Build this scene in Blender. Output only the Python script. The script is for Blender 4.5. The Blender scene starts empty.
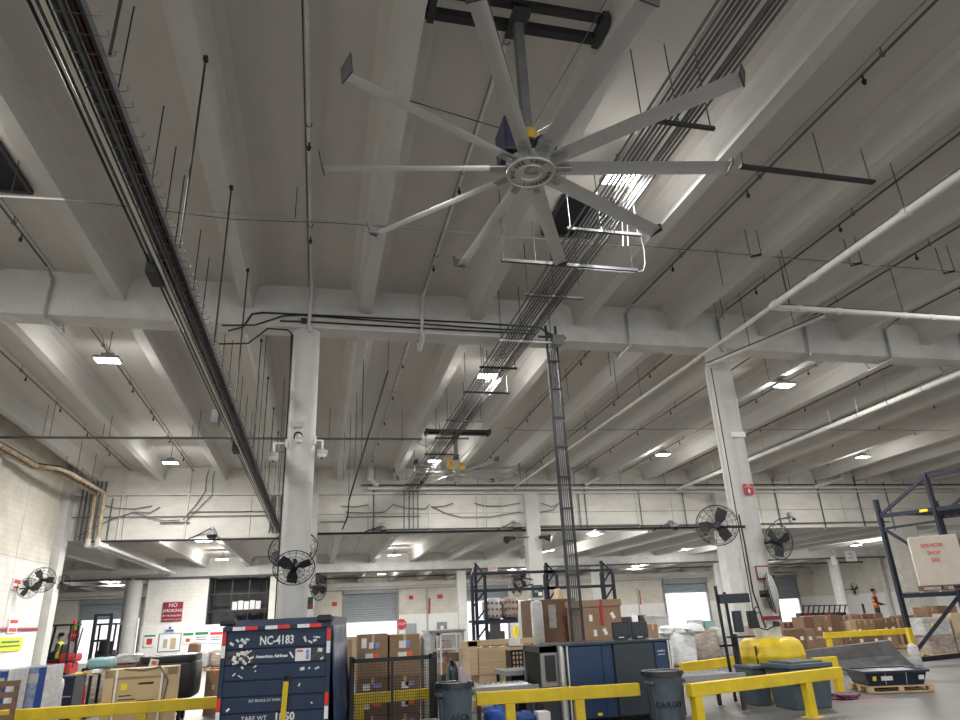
import bpy, math, random
from mathutils import Vector, Matrix
random.seed(7)
SC = bpy.context.scene
COL = SC.collection

# ------------------------------------------------------------------ camera
FPX = 665.0
CAMZ = 1.75
RM = ((0.974027704, -0.222209662, -0.043507449),
      (-0.040797504, -0.361229748, 0.931583938),
      (0.222723136, 0.905613569, 0.360913381))      # rows: right, up, forward
cam_d = bpy.data.cameras.new('camera')
cam = bpy.data.objects.new('camera', cam_d)
COL.objects.link(cam)
cam.matrix_world = Matrix(((RM[0][0], RM[1][0], -RM[2][0], 0.0),
                           (RM[0][1], RM[1][1], -RM[2][1], 0.0),
                           (RM[0][2], RM[1][2], -RM[2][2], CAMZ),
                           (0, 0, 0, 1)))
cam_d.sensor_width = 36.0
cam_d.lens = 36.0 * FPX / 960.0
cam_d.clip_end = 500
SC.camera = cam

# ------------------------------------------------------------------ sky and exposure
world = bpy.data.worlds.new('world')
SC.world = world
world.use_nodes = True
bg = world.node_tree.nodes['Background']
bg.inputs[0].default_value = (0.93, 0.96, 1.0, 1)
bg.inputs[1].default_value = 1.4
LAMP_W = 420.0
sun_d = bpy.data.lights.new('sun', 'SUN')
sun_d.energy = 7.0
sun_d.angle = 0.02
sun_d.color = (1.0, 0.97, 0.92)
sun = bpy.data.objects.new('sun', sun_d)
COL.objects.link(sun)
sun.rotation_euler = (math.radians(-42), 0, math.radians(20))
SC.view_settings.view_transform = 'Standard'
SC.view_settings.look = 'None'
SC.view_settings.gamma = 1.0
SC.view_settings.use_curve_mapping = False
SC.view_settings.exposure = 0.0
SC.cycles.use_denoising = True
SC.cycles.max_bounces = 10
SC.cycles.diffuse_bounces = 6


# ------------------------------------------------------------------ helpers
def ray(px, py):
    a, b = (px - 480) / FPX, -(py - 360) / FPX
    return Vector([RM[0][i] * a + RM[1][i] * b + RM[2][i] for i in range(3)])


def at(px, py, Y):
    d = ray(px, py)
    return d * (Y / d.y) + Vector((0, 0, CAMZ))


def atz(px, py, z):
    d = ray(px, py)
    return d * ((z - CAMZ) / d.z) + Vector((0, 0, CAMZ))


def atx(px, py, X):
    d = ray(px, py)
    return d * (X / d.x) + Vector((0, 0, CAMZ))


def rect(px0, py0, px1, py1, Y):
    a, b = at(px0, py0, Y), at(px1, py1, Y)
    c, d = at(px0, py1, Y), at(px1, py0, Y)
    return (a.x + c.x) / 2, (b.x + d.x) / 2, (b.z + c.z) / 2, (a.z + d.z) / 2


MATS = {}


def mat(name, c, rough=0.6, metal=0.0, var=0.1, scale=3.0, bump=0.0, bscale=60.0, c2=None,
        stain=0.0, stain_c=(0.12, 0.11, 0.1), emit=0.0, alpha=1.0, stretch=None, trans=0.0, brick=None, coat=0.0):
    m = bpy.data.materials.new(name)
    m.use_nodes = True
    nt = m.node_tree
    N, L = nt.nodes, nt.links
    b = N['Principled BSDF']
    b.inputs['Roughness'].default_value = rough
    b.inputs['Metallic'].default_value = metal
    if coat:
        b.inputs['Coat Weight'].default_value = coat
    tc = N.new('ShaderNodeTexCoord')
    co = tc.outputs['Object']
    if stretch:
        mp = N.new('ShaderNodeMapping')
        mp.inputs['Scale'].default_value = stretch
        L.new(co, mp.inputs['Vector'])
        cs = mp.outputs['Vector']
    else:
        cs = co
    n = N.new('ShaderNodeTexNoise')
    n.inputs['Scale'].default_value = scale
    n.inputs['Detail'].default_value = 6
    n.inputs['Roughness'].default_value = 0.6
    L.new(cs, n.inputs['Vector'])
    r = N.new('ShaderNodeValToRGB')
    lo = tuple(max(0, x * (1 - var)) for x in c)
    hi = c2 if c2 else tuple(min(1, x * (1 + var)) for x in c)
    r.color_ramp.elements[0].position = 0.3
    r.color_ramp.elements[1].position = 0.7
    r.color_ramp.elements[0].color = (*lo, 1)
    r.color_ramp.elements[1].color = (*hi, 1)
    L.new(n.outputs['Fac'], r.inputs['Fac'])
    out = r.outputs['Color']
    if stain:
        n2 = N.new('ShaderNodeTexNoise')
        n2.inputs['Scale'].default_value = 0.55
        n2.inputs['Detail'].default_value = 8
        n2.inputs['Roughness'].default_value = 0.7
        L.new(co, n2.inputs['Vector'])
        r2 = N.new('ShaderNodeValToRGB')
        r2.color_ramp.elements[0].position = 0.5
        r2.color_ramp.elements[1].position = 0.78
        r2.color_ramp.elements[0].color = (0, 0, 0, 1)
        r2.color_ramp.elements[1].color = (stain, stain, stain, 1)
        L.new(n2.outputs['Fac'], r2.inputs['Fac'])
        mx = N.new('ShaderNodeMixRGB')
        L.new(r2.outputs['Color'], mx.inputs[0])
        L.new(out, mx.inputs[1])
        mx.inputs[2].default_value = (*stain_c, 1)
        out = mx.outputs[0]
    hsrc = None
    if brick:
        sp = N.new('ShaderNodeSeparateXYZ')
        L.new(co, sp.inputs[0])
        ad = N.new('ShaderNodeMath')
        L.new(sp.outputs[0], ad.inputs[0])
        L.new(sp.outputs[1], ad.inputs[1])
        cb = N.new('ShaderNodeCombineXYZ')
        L.new(ad.outputs[0], cb.inputs[0])
        L.new(sp.outputs[2], cb.inputs[1])
        bt = N.new('ShaderNodeTexBrick')
        bt.inputs['Scale'].default_value = 1.0
        bt.inputs['Brick Width'].default_value = brick[0]
        bt.inputs['Row Height'].default_value = brick[1]
        bt.inputs['Mortar Size'].default_value = 0.012
        bt.inputs['Color1'].default_value = (1, 1, 1, 1)
        bt.inputs['Color2'].default_value = (0.93, 0.92, 0.9, 1)
        bt.inputs['Mortar'].default_value = (0.72, 0.71, 0.69, 1)
        L.new(cb.outputs[0], bt.inputs['Vector'])
        mm = N.new('ShaderNodeMixRGB')
        mm.blend_type = 'MULTIPLY'
        mm.inputs[0].default_value = 0.45
        L.new(out, mm.inputs[1])
        L.new(bt.outputs['Color'], mm.inputs[2])
        out = mm.outputs[0]
    L.new(out, b.inputs['Base Color'])
    if bump:
        n3 = N.new('ShaderNodeTexNoise')
        n3.inputs['Scale'].default_value = bscale
        n3.inputs['Detail'].default_value = 4
        L.new(co, n3.inputs['Vector'])
        bp = N.new('ShaderNodeBump')
        bp.inputs['Strength'].default_value = bump
        bp.inputs['Distance'].default_value = 0.02
        L.new(n3.outputs['Fac'], bp.inputs['Height'])
        L.new(bp.outputs['Normal'], b.inputs['Normal'])
    if emit:
        b.inputs['Emission Color'].default_value = (*c, 1)
        b.inputs['Emission Strength'].default_value = emit
    if alpha < 1:
        b.inputs['Alpha'].default_value = alpha
    if trans:
        b.inputs['Transmission Weight'].default_value = trans
    MATS[name] = m
    return m


OFF = {}


class MB:
    def __init__(s):
        s.v = []
        s.f = []
        s.sm = False

    def _add(s, vs, fs):
        o = len(s.v)
        s.v += [Vector(p) for p in vs]
        s.f += [tuple(i + o for i in q) for q in fs]
        return s

    def box(s, x0, x1, y0, y1, z0, z1):
        return s._add([(x0, y0, z0), (x1, y0, z0), (x1, y1, z0), (x0, y1, z0), (x0, y0, z1), (x1, y0, z1), (x1, y1, z1), (x0, y1, z1)],
                      [(0, 3, 2, 1), (4, 5, 6, 7), (0, 1, 5, 4), (1, 2, 6, 5), (2, 3, 7, 6), (3, 0, 4, 7)])

    def obox(s, c, size, rot=None):
        rot = rot or Matrix.Identity(3)
        hx, hy, hz = size[0] / 2, size[1] / 2, size[2] / 2
        c = Vector(c)
        P = [c + rot @ Vector(p) for p in ((-hx, -hy, -hz), (hx, -hy, -hz), (hx, hy, -hz), (-hx, hy, -hz), (-hx, -hy, hz), (hx, -hy, hz), (hx, hy, hz), (-hx, hy, hz))]
        return s._add(P, [(0, 3, 2, 1), (4, 5, 6, 7), (0, 1, 5, 4), (1, 2, 6, 5), (2, 3, 7, 6), (3, 0, 4, 7)])

    def rbox(s, x0, x1, y0, y1, z0, z1, r, n=4):
        """box with rounded vertical corners"""
        pts = []
        for cx, cy, a0 in ((x1 - r, y1 - r, 0), (x0 + r, y1 - r, 90), (x0 + r, y0 + r, 180), (x1 - r, y0 + r, 270)):
            for k in range(n + 1):
                a = math.radians(a0 + 90 * k / n)
                pts.append((cx + r * math.cos(a), cy + r * math.sin(a)))
        return s.prism(pts, z0, z1)

    def prism(s, pts, z0, z1, top=None):
        n = len(pts)
        top = top or pts
        vs = [(x, y, z0) for x, y in pts] + [(x, y, z1) for x, y in top]
        fs = [tuple(range(n - 1, -1, -1)), tuple(range(n, 2 * n))] + [(i, (i + 1) % n, n + (i + 1) % n, n + i) for i in range(n)]
        return s._add(vs, fs)

    def frame(s, d):
        d = d.normalized()
        up = Vector((0, 0, 1)) if abs(d.z) < 0.95 else Vector((0, 1, 0))
        a = d.cross(up).normalized()
        return a, a.cross(d).normalized()

    def bar(s, p, q, w, h=None):
        h = h or w
        p, q = Vector(p), Vector(q)
        a, b = s.frame(q - p)
        a *= w / 2
        b *= h / 2
        vs = [p - a - b, p + a - b, p + a + b, p - a + b, q - a - b, q + a - b, q + a + b, q - a + b]
        return s._add(vs, [(0, 3, 2, 1), (4, 5, 6, 7), (0, 1, 5, 4), (1, 2, 6, 5), (2, 3, 7, 6), (3, 0, 4, 7)])

    def cone(s, p, q, r0, r1=None, n=10):
        r1 = r0 if r1 is None else r1
        p, q = Vector(p), Vector(q)
        a, b = s.frame(q - p)
        vs = []
        for c, r in ((p, r0), (q, r1)):
            for i in range(n):
                t = 2 * math.pi * i / n
                vs.append(c + a * (r * math.cos(t)) + b * (r * math.sin(t)))
        s.sm = True
        return s._add(vs, [tuple(range(n - 1, -1, -1)), tuple(range(n, 2 * n))] + [(i, (i + 1) % n, n + (i + 1) % n, n + i) for i in range(n)])

    def tube(s, pts, r, n=8):
        pts = [Vector(p) for p in pts]
        m = len(pts)
        vs = []
        ref = None
        for i, p in enumerate(pts):
            d = (pts[min(i + 1, m - 1)] - pts[max(i - 1, 0)])
            if ref is None:
                a, b = s.frame(d)
            else:
                dn = d.normalized()
                a = (ref - dn * ref.dot(dn)).normalized()
                b = a.cross(dn).normalized()
            ref = a
            k = 1.0
            if 0 < i < m - 1:
                d1 = (pts[i] - pts[i - 1]).normalized()
                d2 = (pts[i + 1] - pts[i]).normalized()
                k = 1.0 / max(0.6, math.sqrt(max(0.01, (1 + d1.dot(d2)) / 2)))
            for j in range(n):
                t = 2 * math.pi * j / n
                vs.append(p + a * (r * k * math.cos(t)) + b * (r * k * math.sin(t)))
        fs = [tuple(range(n - 1, -1, -1)), tuple(range((m - 1) * n, m * n))]
        for i in range(m - 1):
            for j in range(n):
                fs.append((i * n + j, i * n + (j + 1) % n, (i + 1) * n + (j + 1) % n, (i + 1) * n + j))
        s.sm = True
        return s._add(vs, fs)

    def lathe(s, prof, c=(0, 0, 0), n=20, rot=None):
        c = Vector(c)
        rot = rot or Matrix.Identity(3)
        vs = []
        for r, z in prof:
            for j in range(n):
                t = 2 * math.pi * j / n
                vs.append(c + rot @ Vector((r * math.cos(t), r * math.sin(t), z)))
        fs = []
        for i in range(len(prof) - 1):
            for j in range(n):
                fs.append((i * n + j, i * n + (j + 1) % n, (i + 1) * n + (j + 1) % n, (i + 1) * n + j))
        fs.append(tuple(range(n - 1, -1, -1)))
        m = len(prof) - 1
        fs.append(tuple(range(m * n, m * n + n)))
        s.sm = True
        return s._add(vs, fs)

    def ring(s, c, R, r, rot=None, n=24, m=6):
        c = Vector(c)
        rot = rot or Matrix.Identity(3)
        vs, fs = [], []
        for i in range(n):
            t = 2 * math.pi * i / n
            for j in range(m):
                u = 2 * math.pi * j / m
                vs.append(c + rot @ Vector(((R + r * math.cos(u)) * math.cos(t), (R + r * math.cos(u)) * math.sin(t), r * math.sin(u))))
                fs.append((i * m + j, ((i + 1) % n) * m + j, ((i + 1) % n) * m + (j + 1) % m, i * m + (j + 1) % m))
        s.sm = True
        return s._add(vs, fs)

    def quad(s, a, b, c, d):
        return s._add([a, b, c, d], [(0, 1, 2, 3)])

    def build(s, name, material, parent=None, bev=0.0, base=None):
        off = OFF[parent.name] if parent else (Vector(base) if base else s.base())
        me = bpy.data.meshes.new(name)
        me.from_pydata([tuple(p - off) for p in s.v], [], s.f)
        me.materials.append(MATS[material])
        if s.sm:
            for p in me.polygons:
                p.use_smooth = len(p.vertices) <= 4
            try:
                me.set_sharp_from_angle(angle=math.radians(40))
            except Exception:
                pass
        o = bpy.data.objects.new(name, me)
        COL.objects.link(o)
        if parent:
            o.parent = parent
        else:
            o.location = off
        OFF[o.name] = off
        if bev:
            md = o.modifiers.new('bevel', 'BEVEL')
            md.width = bev
            md.segments = 2
            md.limit_method = 'ANGLE'
        return o

    def base(s):
        xs = [p.x for p in s.v]
        ys = [p.y for p in s.v]
        zs = [p.z for p in s.v]
        return Vector(((min(xs) + max(xs)) / 2, (min(ys) + max(ys)) / 2, min(zs)))


def tag(o, label=None, cat=None, group=None, kind=None):
    if label:
        o['label'] = label
    if cat:
        o['category'] = cat
    if group:
        o['group'] = group
    if kind:
        o['kind'] = kind
    return o


def thing(name, label, cat, loc, group=None, kind=None):
    o = bpy.data.objects.new(name, None)
    o.empty_display_size = 0.1
    COL.objects.link(o)
    o.location = loc
    OFF[o.name] = Vector(loc)
    return tag(o, label, cat, group, kind)


def dup(root, loc, rz=None, label=None, parent=None):
    r = root.copy()
    COL.objects.link(r)
    r.location = loc
    OFF[r.name] = Vector(loc)
    if rz is not None:
        r.rotation_euler = (0, 0, rz)
    if label:
        r['label'] = label
    for ch in list(root.children):
        c = ch.copy()
        COL.objects.link(c)
        c.parent = r
        for g in ch.children:
            d = g.copy()
            COL.objects.link(d)
            d.parent = c
    return r


def text(name, body, size, material, parent, loc, rot=(math.pi / 2, 0, 0), ext=0.0015, align='CENTER', sx=1.0, bold=0.0):
    cu = bpy.data.curves.new(name, 'FONT')
    cu.body = body
    cu.size = size
    cu.align_x = align
    cu.align_y = 'CENTER'
    cu.extrude = ext
    cu.offset = bold
    cu.resolution_u = 2
    ob = bpy.data.objects.new(name, cu)
    me = bpy.data.meshes.new_from_object(ob)
    bpy.data.objects.remove(ob)
    bpy.data.curves.remove(cu)
    me.materials.clear()
    me.materials.append(MATS[material])
    o = bpy.data.objects.new(name, me)
    COL.objects.link(o)
    o.parent = parent
    o.location = Vector(loc) - OFF[parent.name]
    o.rotation_euler = rot
    o.scale = (sx, 1, 1)
    OFF[o.name] = Vector(loc)
    return o


def rx(a): return Matrix.Rotation(a, 3, 'X')
def ry(a): return Matrix.Rotation(a, 3, 'Y')
def rz(a): return Matrix.Rotation(a, 3, 'Z')


# ------------------------------------------------------------------ materials
mat('concrete', (0.62, 0.615, 0.595), 0.85, var=0.12, scale=1.6, bump=0.25, bscale=14, stain=0.45, stain_c=(0.40, 0.385, 0.365))
mat('tee_flange', (0.56, 0.535, 0.495), 0.9, var=0.12, scale=0.9, bump=0.15, bscale=20, stain=0.4, stain_c=(0.42, 0.395, 0.36), stretch=(1, 0.15, 1))
mat('tee_concrete', (0.60, 0.59, 0.565), 0.9, var=0.1, scale=0.9, bump=0.15, bscale=20, stain=0.35, stain_c=(0.45, 0.435, 0.41), stretch=(1, 0.15, 1))
mat('column_paint', (0.56, 0.56, 0.545), 0.75, var=0.1, scale=2.2, bump=0.2, bscale=25, stain=0.35, stain_c=(0.4, 0.39, 0.37))
mat('block_white', (0.74, 0.73, 0.70), 0.8, var=0.08, scale=1.3, bump=0.25, bscale=30, stain=0.35, stain_c=(0.5, 0.48, 0.44), brick=(0.4, 0.2))
mat('block_beige', (0.66, 0.63, 0.56), 0.85, var=0.1, scale=1.3, bump=0.25, bscale=30, stain=0.4, stain_c=(0.47, 0.44, 0.39), brick=(0.4, 0.2))
mat('panel_paint', (0.66, 0.645, 0.605), 0.8, var=0.1, scale=1.1, bump=0.2, bscale=22, stain=0.4, stain_c=(0.45, 0.43, 0.4), stretch=(1, 1, 2.5))
mat('white_wall', (0.80, 0.80, 0.79), 0.7, var=0.05, scale=1.0, stain=0.2, stain_c=(0.6, 0.6, 0.58))
mat('floor_concrete', (0.13, 0.128, 0.124), 0.48, var=0.2, scale=0.8, bump=0.08, bscale=30, stain=0.5, stain_c=(0.09, 0.088, 0.086))
mat('asphalt', (0.45, 0.45, 0.44), 0.9, var=0.1, scale=2)
mat('dark_steel', (0.030, 0.032, 0.036), 0.65, 0.0, var=0.2)
mat('black_steel', (0.015, 0.016, 0.018), 0.45, 0.2, var=0.2)
mat('galv', (0.42, 0.43, 0.44), 0.4, 0.8, var=0.15, scale=12)
mat('conduit', (0.13, 0.134, 0.14), 0.5, 0.25, var=0.2, scale=6)
mat('white_pipe', (0.64, 0.63, 0.60), 0.5, var=0.07, scale=6, stain=0.25, stain_c=(0.45, 0.42, 0.37))
mat('cream_pipe', (0.60, 0.57, 0.48), 0.5, var=0.08, scale=6)
mat('tan_pipe', (0.36, 0.26, 0.15), 0.6, var=0.3, scale=7, c2=(0.60, 0.50, 0.37))
mat('red_pipe', (0.07, 0.014, 0.017), 0.5, var=0.2, scale=6)
mat('alu', (0.62, 0.62, 0.61), 0.32, 0.75, var=0.06, scale=10)
mat('blade_alu', (0.50, 0.50, 0.49), 0.4, 0.35, var=0.06, scale=4)
mat('yellow_paint', (0.68, 0.49, 0.015), 0.5, var=0.12, scale=5, stain=0.4, stain_c=(0.42, 0.3, 0.05), bump=0.1, bscale=40)
mat('rack_blue', (0.006, 0.010, 0.026), 0.55, 0.0, var=0.25, scale=7, stain=0.3, stain_c=(0.03, 0.03, 0.045))
mat('cart_blue', (0.009, 0.027, 0.070), 0.42, var=0.2, scale=4, bump=0.1, bscale=9, stain=0.25, stain_c=(0.03, 0.055, 0.10))
mat('tarp_blue', (0.012, 0.036, 0.09), 0.4, var=0.3, scale=5, bump=0.3, bscale=10)
mat('cart_black', (0.012, 0.012, 0.014), 0.5, var=0.3, scale=14, c2=(0.09, 0.09, 0.1))
mat('machine_blue', (0.010, 0.034, 0.088), 0.4, var=0.1, scale=5)
mat('machine_grey', (0.022, 0.032, 0.044), 0.45, var=0.1, scale=5)
mat('can_grey', (0.070, 0.098, 0.122), 0.5, var=0.15, scale=8, bump=0.05)
mat('bin_grey', (0.065, 0.088, 0.112), 0.5, var=0.12, scale=6)
mat('black_plastic', (0.012, 0.013, 0.016), 0.4, var=0.2, scale=6)
mat('navy_plastic', (0.01, 0.017, 0.035), 0.4, var=0.2, scale=6)
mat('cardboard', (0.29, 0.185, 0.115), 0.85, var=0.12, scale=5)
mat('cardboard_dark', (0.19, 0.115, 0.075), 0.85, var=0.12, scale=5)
mat('cardboard_light', (0.50, 0.385, 0.26), 0.85, var=0.1, scale=5)
mat('tape', (0.50, 0.40, 0.27), 0.35, var=0.05)
mat('red_strap', (0.42, 0.02, 0.025), 0.4, var=0.1)
mat('plywood', (0.60, 0.45, 0.28), 0.75, var=0.16, scale=4, stretch=(0.4, 1, 6))
mat('pine', (0.52, 0.37, 0.21), 0.8, var=0.2, scale=5, stretch=(0.5, 3, 3))
mat('crate_tan', (0.56, 0.44, 0.27), 0.8, var=0.08, scale=4)
mat('crate_grey', (0.50, 0.455, 0.40), 0.8, var=0.07, scale=4)
mat('label_white', (0.8, 0.8, 0.8), 0.6, var=0.06, scale=25)
mat('label_orange', (0.75, 0.16, 0.04), 0.6, var=0.08)
mat('label_blue', (0.25, 0.3, 0.6), 0.6, var=0.3, scale=30)
mat('label_yellow', (0.85, 0.7, 0.03), 0.6, var=0.06)
mat('scuffed_sticker', (0.72, 0.72, 0.7), 0.6, var=0.4, scale=25)
mat('reflect_red', (0.7, 0.03, 0.02), 0.35, var=0.1, scale=20)
mat('reflect_white', (0.82, 0.82, 0.82), 0.35, var=0.1, scale=20)
mat('ink', (0.01, 0.01, 0.012), 0.6, var=0.05)
mat('ink_white', (0.75, 0.77, 0.78), 0.6, var=0.25, scale=20)
mat('ink_red', (0.6, 0.05, 0.04), 0.6, var=0.1)
mat('sign_red', (0.24, 0.02, 0.035), 0.5, var=0.05)
mat('sign_red_bright', (0.6, 0.03, 0.04), 0.5, var=0.05)
mat('sign_green', (0.02, 0.22, 0.07), 0.5, var=0.05)
mat('sign_dark_green', (0.01, 0.07, 0.035), 0.5, var=0.05)
mat('sign_yellow', (0.75, 0.72, 0.03), 0.5, var=0.05)
mat('sign_blue', (0.05, 0.1, 0.35), 0.5, var=0.05)
mat('wrap', (0.70, 0.71, 0.72), 0.15, var=0.15, scale=5, bump=0.6, bscale=9, stretch=(1, 1, 3))
mat('wrap_brown', (0.30, 0.23, 0.18), 0.15, var=0.25, scale=4, bump=0.5, bscale=8, c2=(0.46, 0.41, 0.37), stretch=(1, 1, 3))
mat('wrap_grey', (0.42, 0.42, 0.42), 0.15, var=0.25, scale=4, bump=0.5, bscale=8, c2=(0.60, 0.60, 0.61), stretch=(1, 1, 3))
mat('wrap_blue', (0.06, 0.13, 0.36), 0.22, var=0.3, scale=5, bump=0.7, bscale=8, c2=(0.45, 0.5, 0.62))
mat('box_blue', (0.015, 0.06, 0.27), 0.45, var=0.1, scale=5)
mat('blue_bag', (0.02, 0.10, 0.50), 0.5, var=0.1, scale=5)
mat('teal', (0.22, 0.38, 0.40), 0.5, var=0.2)
mat('red_paint', (0.35, 0.02, 0.025), 0.4, var=0.15)
mat('orange_cloth', (0.65, 0.12, 0.04), 0.8, var=0.15)
mat('yellow_cloth', (0.55, 0.6, 0.05), 0.8, var=0.15)
mat('dark_cloth', (0.02, 0.022, 0.03), 0.85, var=0.2)
mat('skin', (0.20, 0.11, 0.07), 0.6, var=0.1)
mat('hair', (0.01, 0.009, 0.008), 0.7, var=0.2)
mat('curtain_grey', (0.33, 0.36, 0.39), 0.5, 0.3, var=0.08, scale=3)
mat('curtain_blue', (0.33, 0.38, 0.43), 0.5, 0.2, var=0.08, scale=3)
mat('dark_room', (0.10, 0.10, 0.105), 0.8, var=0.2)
mat('hatch_dark', (0.006, 0.006, 0.010), 0.85, var=0.2)
mat('lens', (1.0, 0.98, 0.93), 0.5, var=0.0, emit=14.0)
mat('lens_small', (1.0, 0.98, 0.93), 0.5, var=0.0, emit=9.0)
mat('screen', (0.02, 0.025, 0.03), 0.25, var=0.1)
mat('mirror', (0.75, 0.78, 0.78), 0.05, 1.0, var=0.02)
mat('plate_grey', (0.085, 0.085, 0.088), 0.55, 0.3, var=0.25, scale=4, bump=0.2, bscale=30)
mat('rubber', (0.012, 0.012, 0.012), 0.8, var=0.2)
mat('motor_blue', (0.015, 0.022, 0.05), 0.45, var=0.2)
mat('ochre', (0.55, 0.33, 0.05), 0.5, var=0.1)
mat('grey_paint', (0.26, 0.27, 0.28), 0.5, var=0.1)
mat('guard_wire', (0.03, 0.03, 0.033), 0.45, 0.4, var=0.1)
mat('pale_grey', (0.45, 0.45, 0.45), 0.6, var=0.1)
mat('purple', (0.03, 0.02, 0.06), 0.6, var=0.6, scale=22, c2=(0.24, 0.08, 0.14))
mat('bag_pink', (0.42, 0.33, 0.36), 0.6, var=0.2)
mat('floor_red', (0.24, 0.13, 0.125), 0.5, var=0.2, scale=3)
mat('glass_pane', (0.8, 0.85, 0.88), 0.1, var=0.03)

# ================================================================== STRUCTURE
JX = lambda k: -0.45 + 2.4 * k          # joints between roof tees
SX = lambda k: 0.75 + 2.4 * k           # stems of roof tees
B1, W2, B3, WF = 13.0, 29.4, 43.0, 57.0
z1 = lambda Y: 8.42 + 0.008 * (Y - 13)
z2 = lambda Y: 8.42 - 0.020 * (Y - 13.5)
z3 = lambda Y: 5.72
z4 = lambda Y: 5.70 - 0.026 * (Y - 43.5)

fl = MB().box(-26, 48, -9, 57.2, -0.3, 0.0).build('floor', 'floor_concrete', base=(0, 0, 0))
tag(fl, kind='structure')
g = MB().box(-90, 120, 57.2, 160, -0.35, -0.05).build('ground_outside', 'asphalt', base=(0, 100, -0.35))
tag(g, kind='structure')
g = MB().box(-90, 120, -90, -9, -0.35, -0.05).build('ground_behind', 'asphalt', base=(0, -40, -0.35))
tag(g, kind='structure')
pm = MB().box(-0.5, 0.5, -0.25, 0.25, 0.0, 0.004).build('painted_walkway', 'floor_red', fl)
pm.location = at(862, 703, 12.0).to_2d().to_3d()
pm.rotation_euler[2] = -0.25


def roof_bay(Y0, Y1, zf, x0, x1, stem):
    s = MB()
    k0 = int(math.floor((x0 - 0.75) / 2.4 + 0.5))
    k1 = int(math.ceil((x1 - 0.75) / 2.4 - 0.5))
    a, b = zf(Y0) + 0.13, zf(Y1) + 0.13
    xa, xb = SX(k0) - 1.2, SX(k1) + 1.2
    s._add([(xa, Y0, a), (xb, Y0, a), (xb, Y1, b), (xa, Y1, b), (xa, Y0, a + .2), (xb, Y0, a + .2), (xb, Y1, b + .2), (xa, Y1, b + .2)],
           [(0, 3, 2, 1), (4, 5, 6, 7), (0, 1, 5, 4), (1, 2, 6, 5), (2, 3, 7, 6), (3, 0, 4, 7)])
    c = s.build('ceiling', 'tee_flange', base=((xa + xb) / 2, Y0, a))
    tag(c, kind='structure')
    prof = [(-1.19, 0), (-.34, 0), (-.2, -.07), (-.155, -.17), (-.115, -stem), (.115, -stem), (.155, -.17), (.2, -.07), (.34, 0), (1.19, 0), (1.19, .13), (-1.19, .13)]
    me = None
    for k in range(k0, k1 + 1):
        if me is None:
            t = MB()
            n = len(prof)
            vs = [(SX(k) + p, Y0, zf(Y0) + q) for p, q in prof] + [(SX(k) + p, Y1, zf(Y1) + q) for p, q in prof]
            t._add(vs, [tuple(range(n)), tuple(range(2 * n - 1, n - 1, -1))] + [(i, n + i, n + (i + 1) % n, (i + 1) % n) for i in range(n)])
            o = t.build('roof_tee', 'tee_concrete', c)
            o.data.materials.append(MATS['tee_flange'])
            for fi in (2, 3, 9, 10):
                o.data.polygons[fi].material_index = 1
            me = o
        else:
            o = me.copy()
            COL.objects.link(o)
            o.location = me.location + Vector(((k - k0) * 2.4, 0, 0))
    return c


roof_bay(-8.5, B1 + .25, z1, -9.8, 33.0, 0.55)
roof_bay(B1 + .25, W2 + .2, z2, -9.8, 34.0, 0.55)
roof_bay(W2 + .2, B3 + .2, z3, -23.0, 45.0, 0.57)
roof_bay(B3 + .2, WF, z4, -23.0, 45.0, 0.57)

# main beam across the hall with chamfered lower edge
bm = MB()
pr = [(0, 0), (.5, 0), (.55, .05), (.55, 1.0), (0, 1.0)]
vs = [(-9.8, B1 + y, 7.49 + z) for y, z in pr] + [(34, B1 + y, 7.49 + z) for y, z in pr]
bm._add(vs, [(4, 3, 2, 1, 0), (5, 6, 7, 8, 9)] + [(i, (i + 1) % 5, 5 + (i + 1) % 5, 5 + i) for i in range(5)])
tag(bm.build('concrete_beam', 'concrete', base=(9, B1, 7.49)), kind='structure')
bm = MB().box(-23, 45, B3, B3 + .45, 4.70, 5.74)
tag(bm.build('concrete_beam', 'concrete', base=(9, B3, 4.7)), kind='structure')


def column(x, y, r, z, m='column_paint', square=False, seams=()):
    b = MB()
    if square:
        b.rbox(x - r, x + r, y - r, y + r, 0, z, 0.04, 2)
    else:
        b.lathe([(r, 0), (r, z)], (x, y, 0), 28)
    o = b.build('concrete_column', m, bev=0)
    tag(o, kind='structure')
    for s_ in seams:
        MB().lathe([(r + .006, s_), (r + .006, s_ + .02)], (x, y, 0), 28).build('form_seam', 'column_paint', o)
    return o


column(-0.45, B1 + .27, 0.27, 7.50, seams=(2.2, 4.3, 6.2))
column(9.15, B1 + .27, 0.27, 7.50, seams=(2.5, 3.7, 6.1))
column(18.75, B1 + .27, 0.27, 7.50)
column(9.25, W2 - .05, 0.32, 6.9, square=True)
column(18.85, W2 - .05, 0.32, 6.9, square=True)
column(-0.45, W2 - .05, 0.32, 6.9, square=True)
for x in (8.75, 17.8, 26.9):
    column(x, B3 + .2, 0.26, 4.72, square=True)
column(36.2, B3 + .2, 0.36, 4.72)
column(-10.2, B3 + .2, 0.45, 4.72)

# left wall with pilasters and painted panels
wl = MB().box(-10.1, -9.8, -8.5, W2 + .3, 0, 8.4).build('wall_left', 'block_beige', base=(-9.95, 0, 0))
tag(wl, kind='structure')
for (y0, y1) in ((13.6, 18.0), (18.02, 22.0), (22.5, 25.6), (25.62, 28.55)):
    MB().box(-9.8, -9.74, y0, y1, 0, 2.1).build('lower_panel', 'white_wall', wl)
    MB().box(-9.8, -9.74, y0, y1, 2.12, 4.25).build('panel', 'block_white', wl)
    MB().box(-9.8, -9.76, y0, y1, 4.27, 7.2).build('upper_panel', 'block_beige', wl)
for y in (13.4, 22.25, 28.95):
    MB().box(-9.8, -9.5, y - .25, y + .35, 0, 7.6).build('pilaster', 'column_paint', wl)
MB().box(-9.74, -9.7, 22.6, 28.5, 2.0, 2.09).build('red_stripe', 'sign_red', wl)

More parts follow.
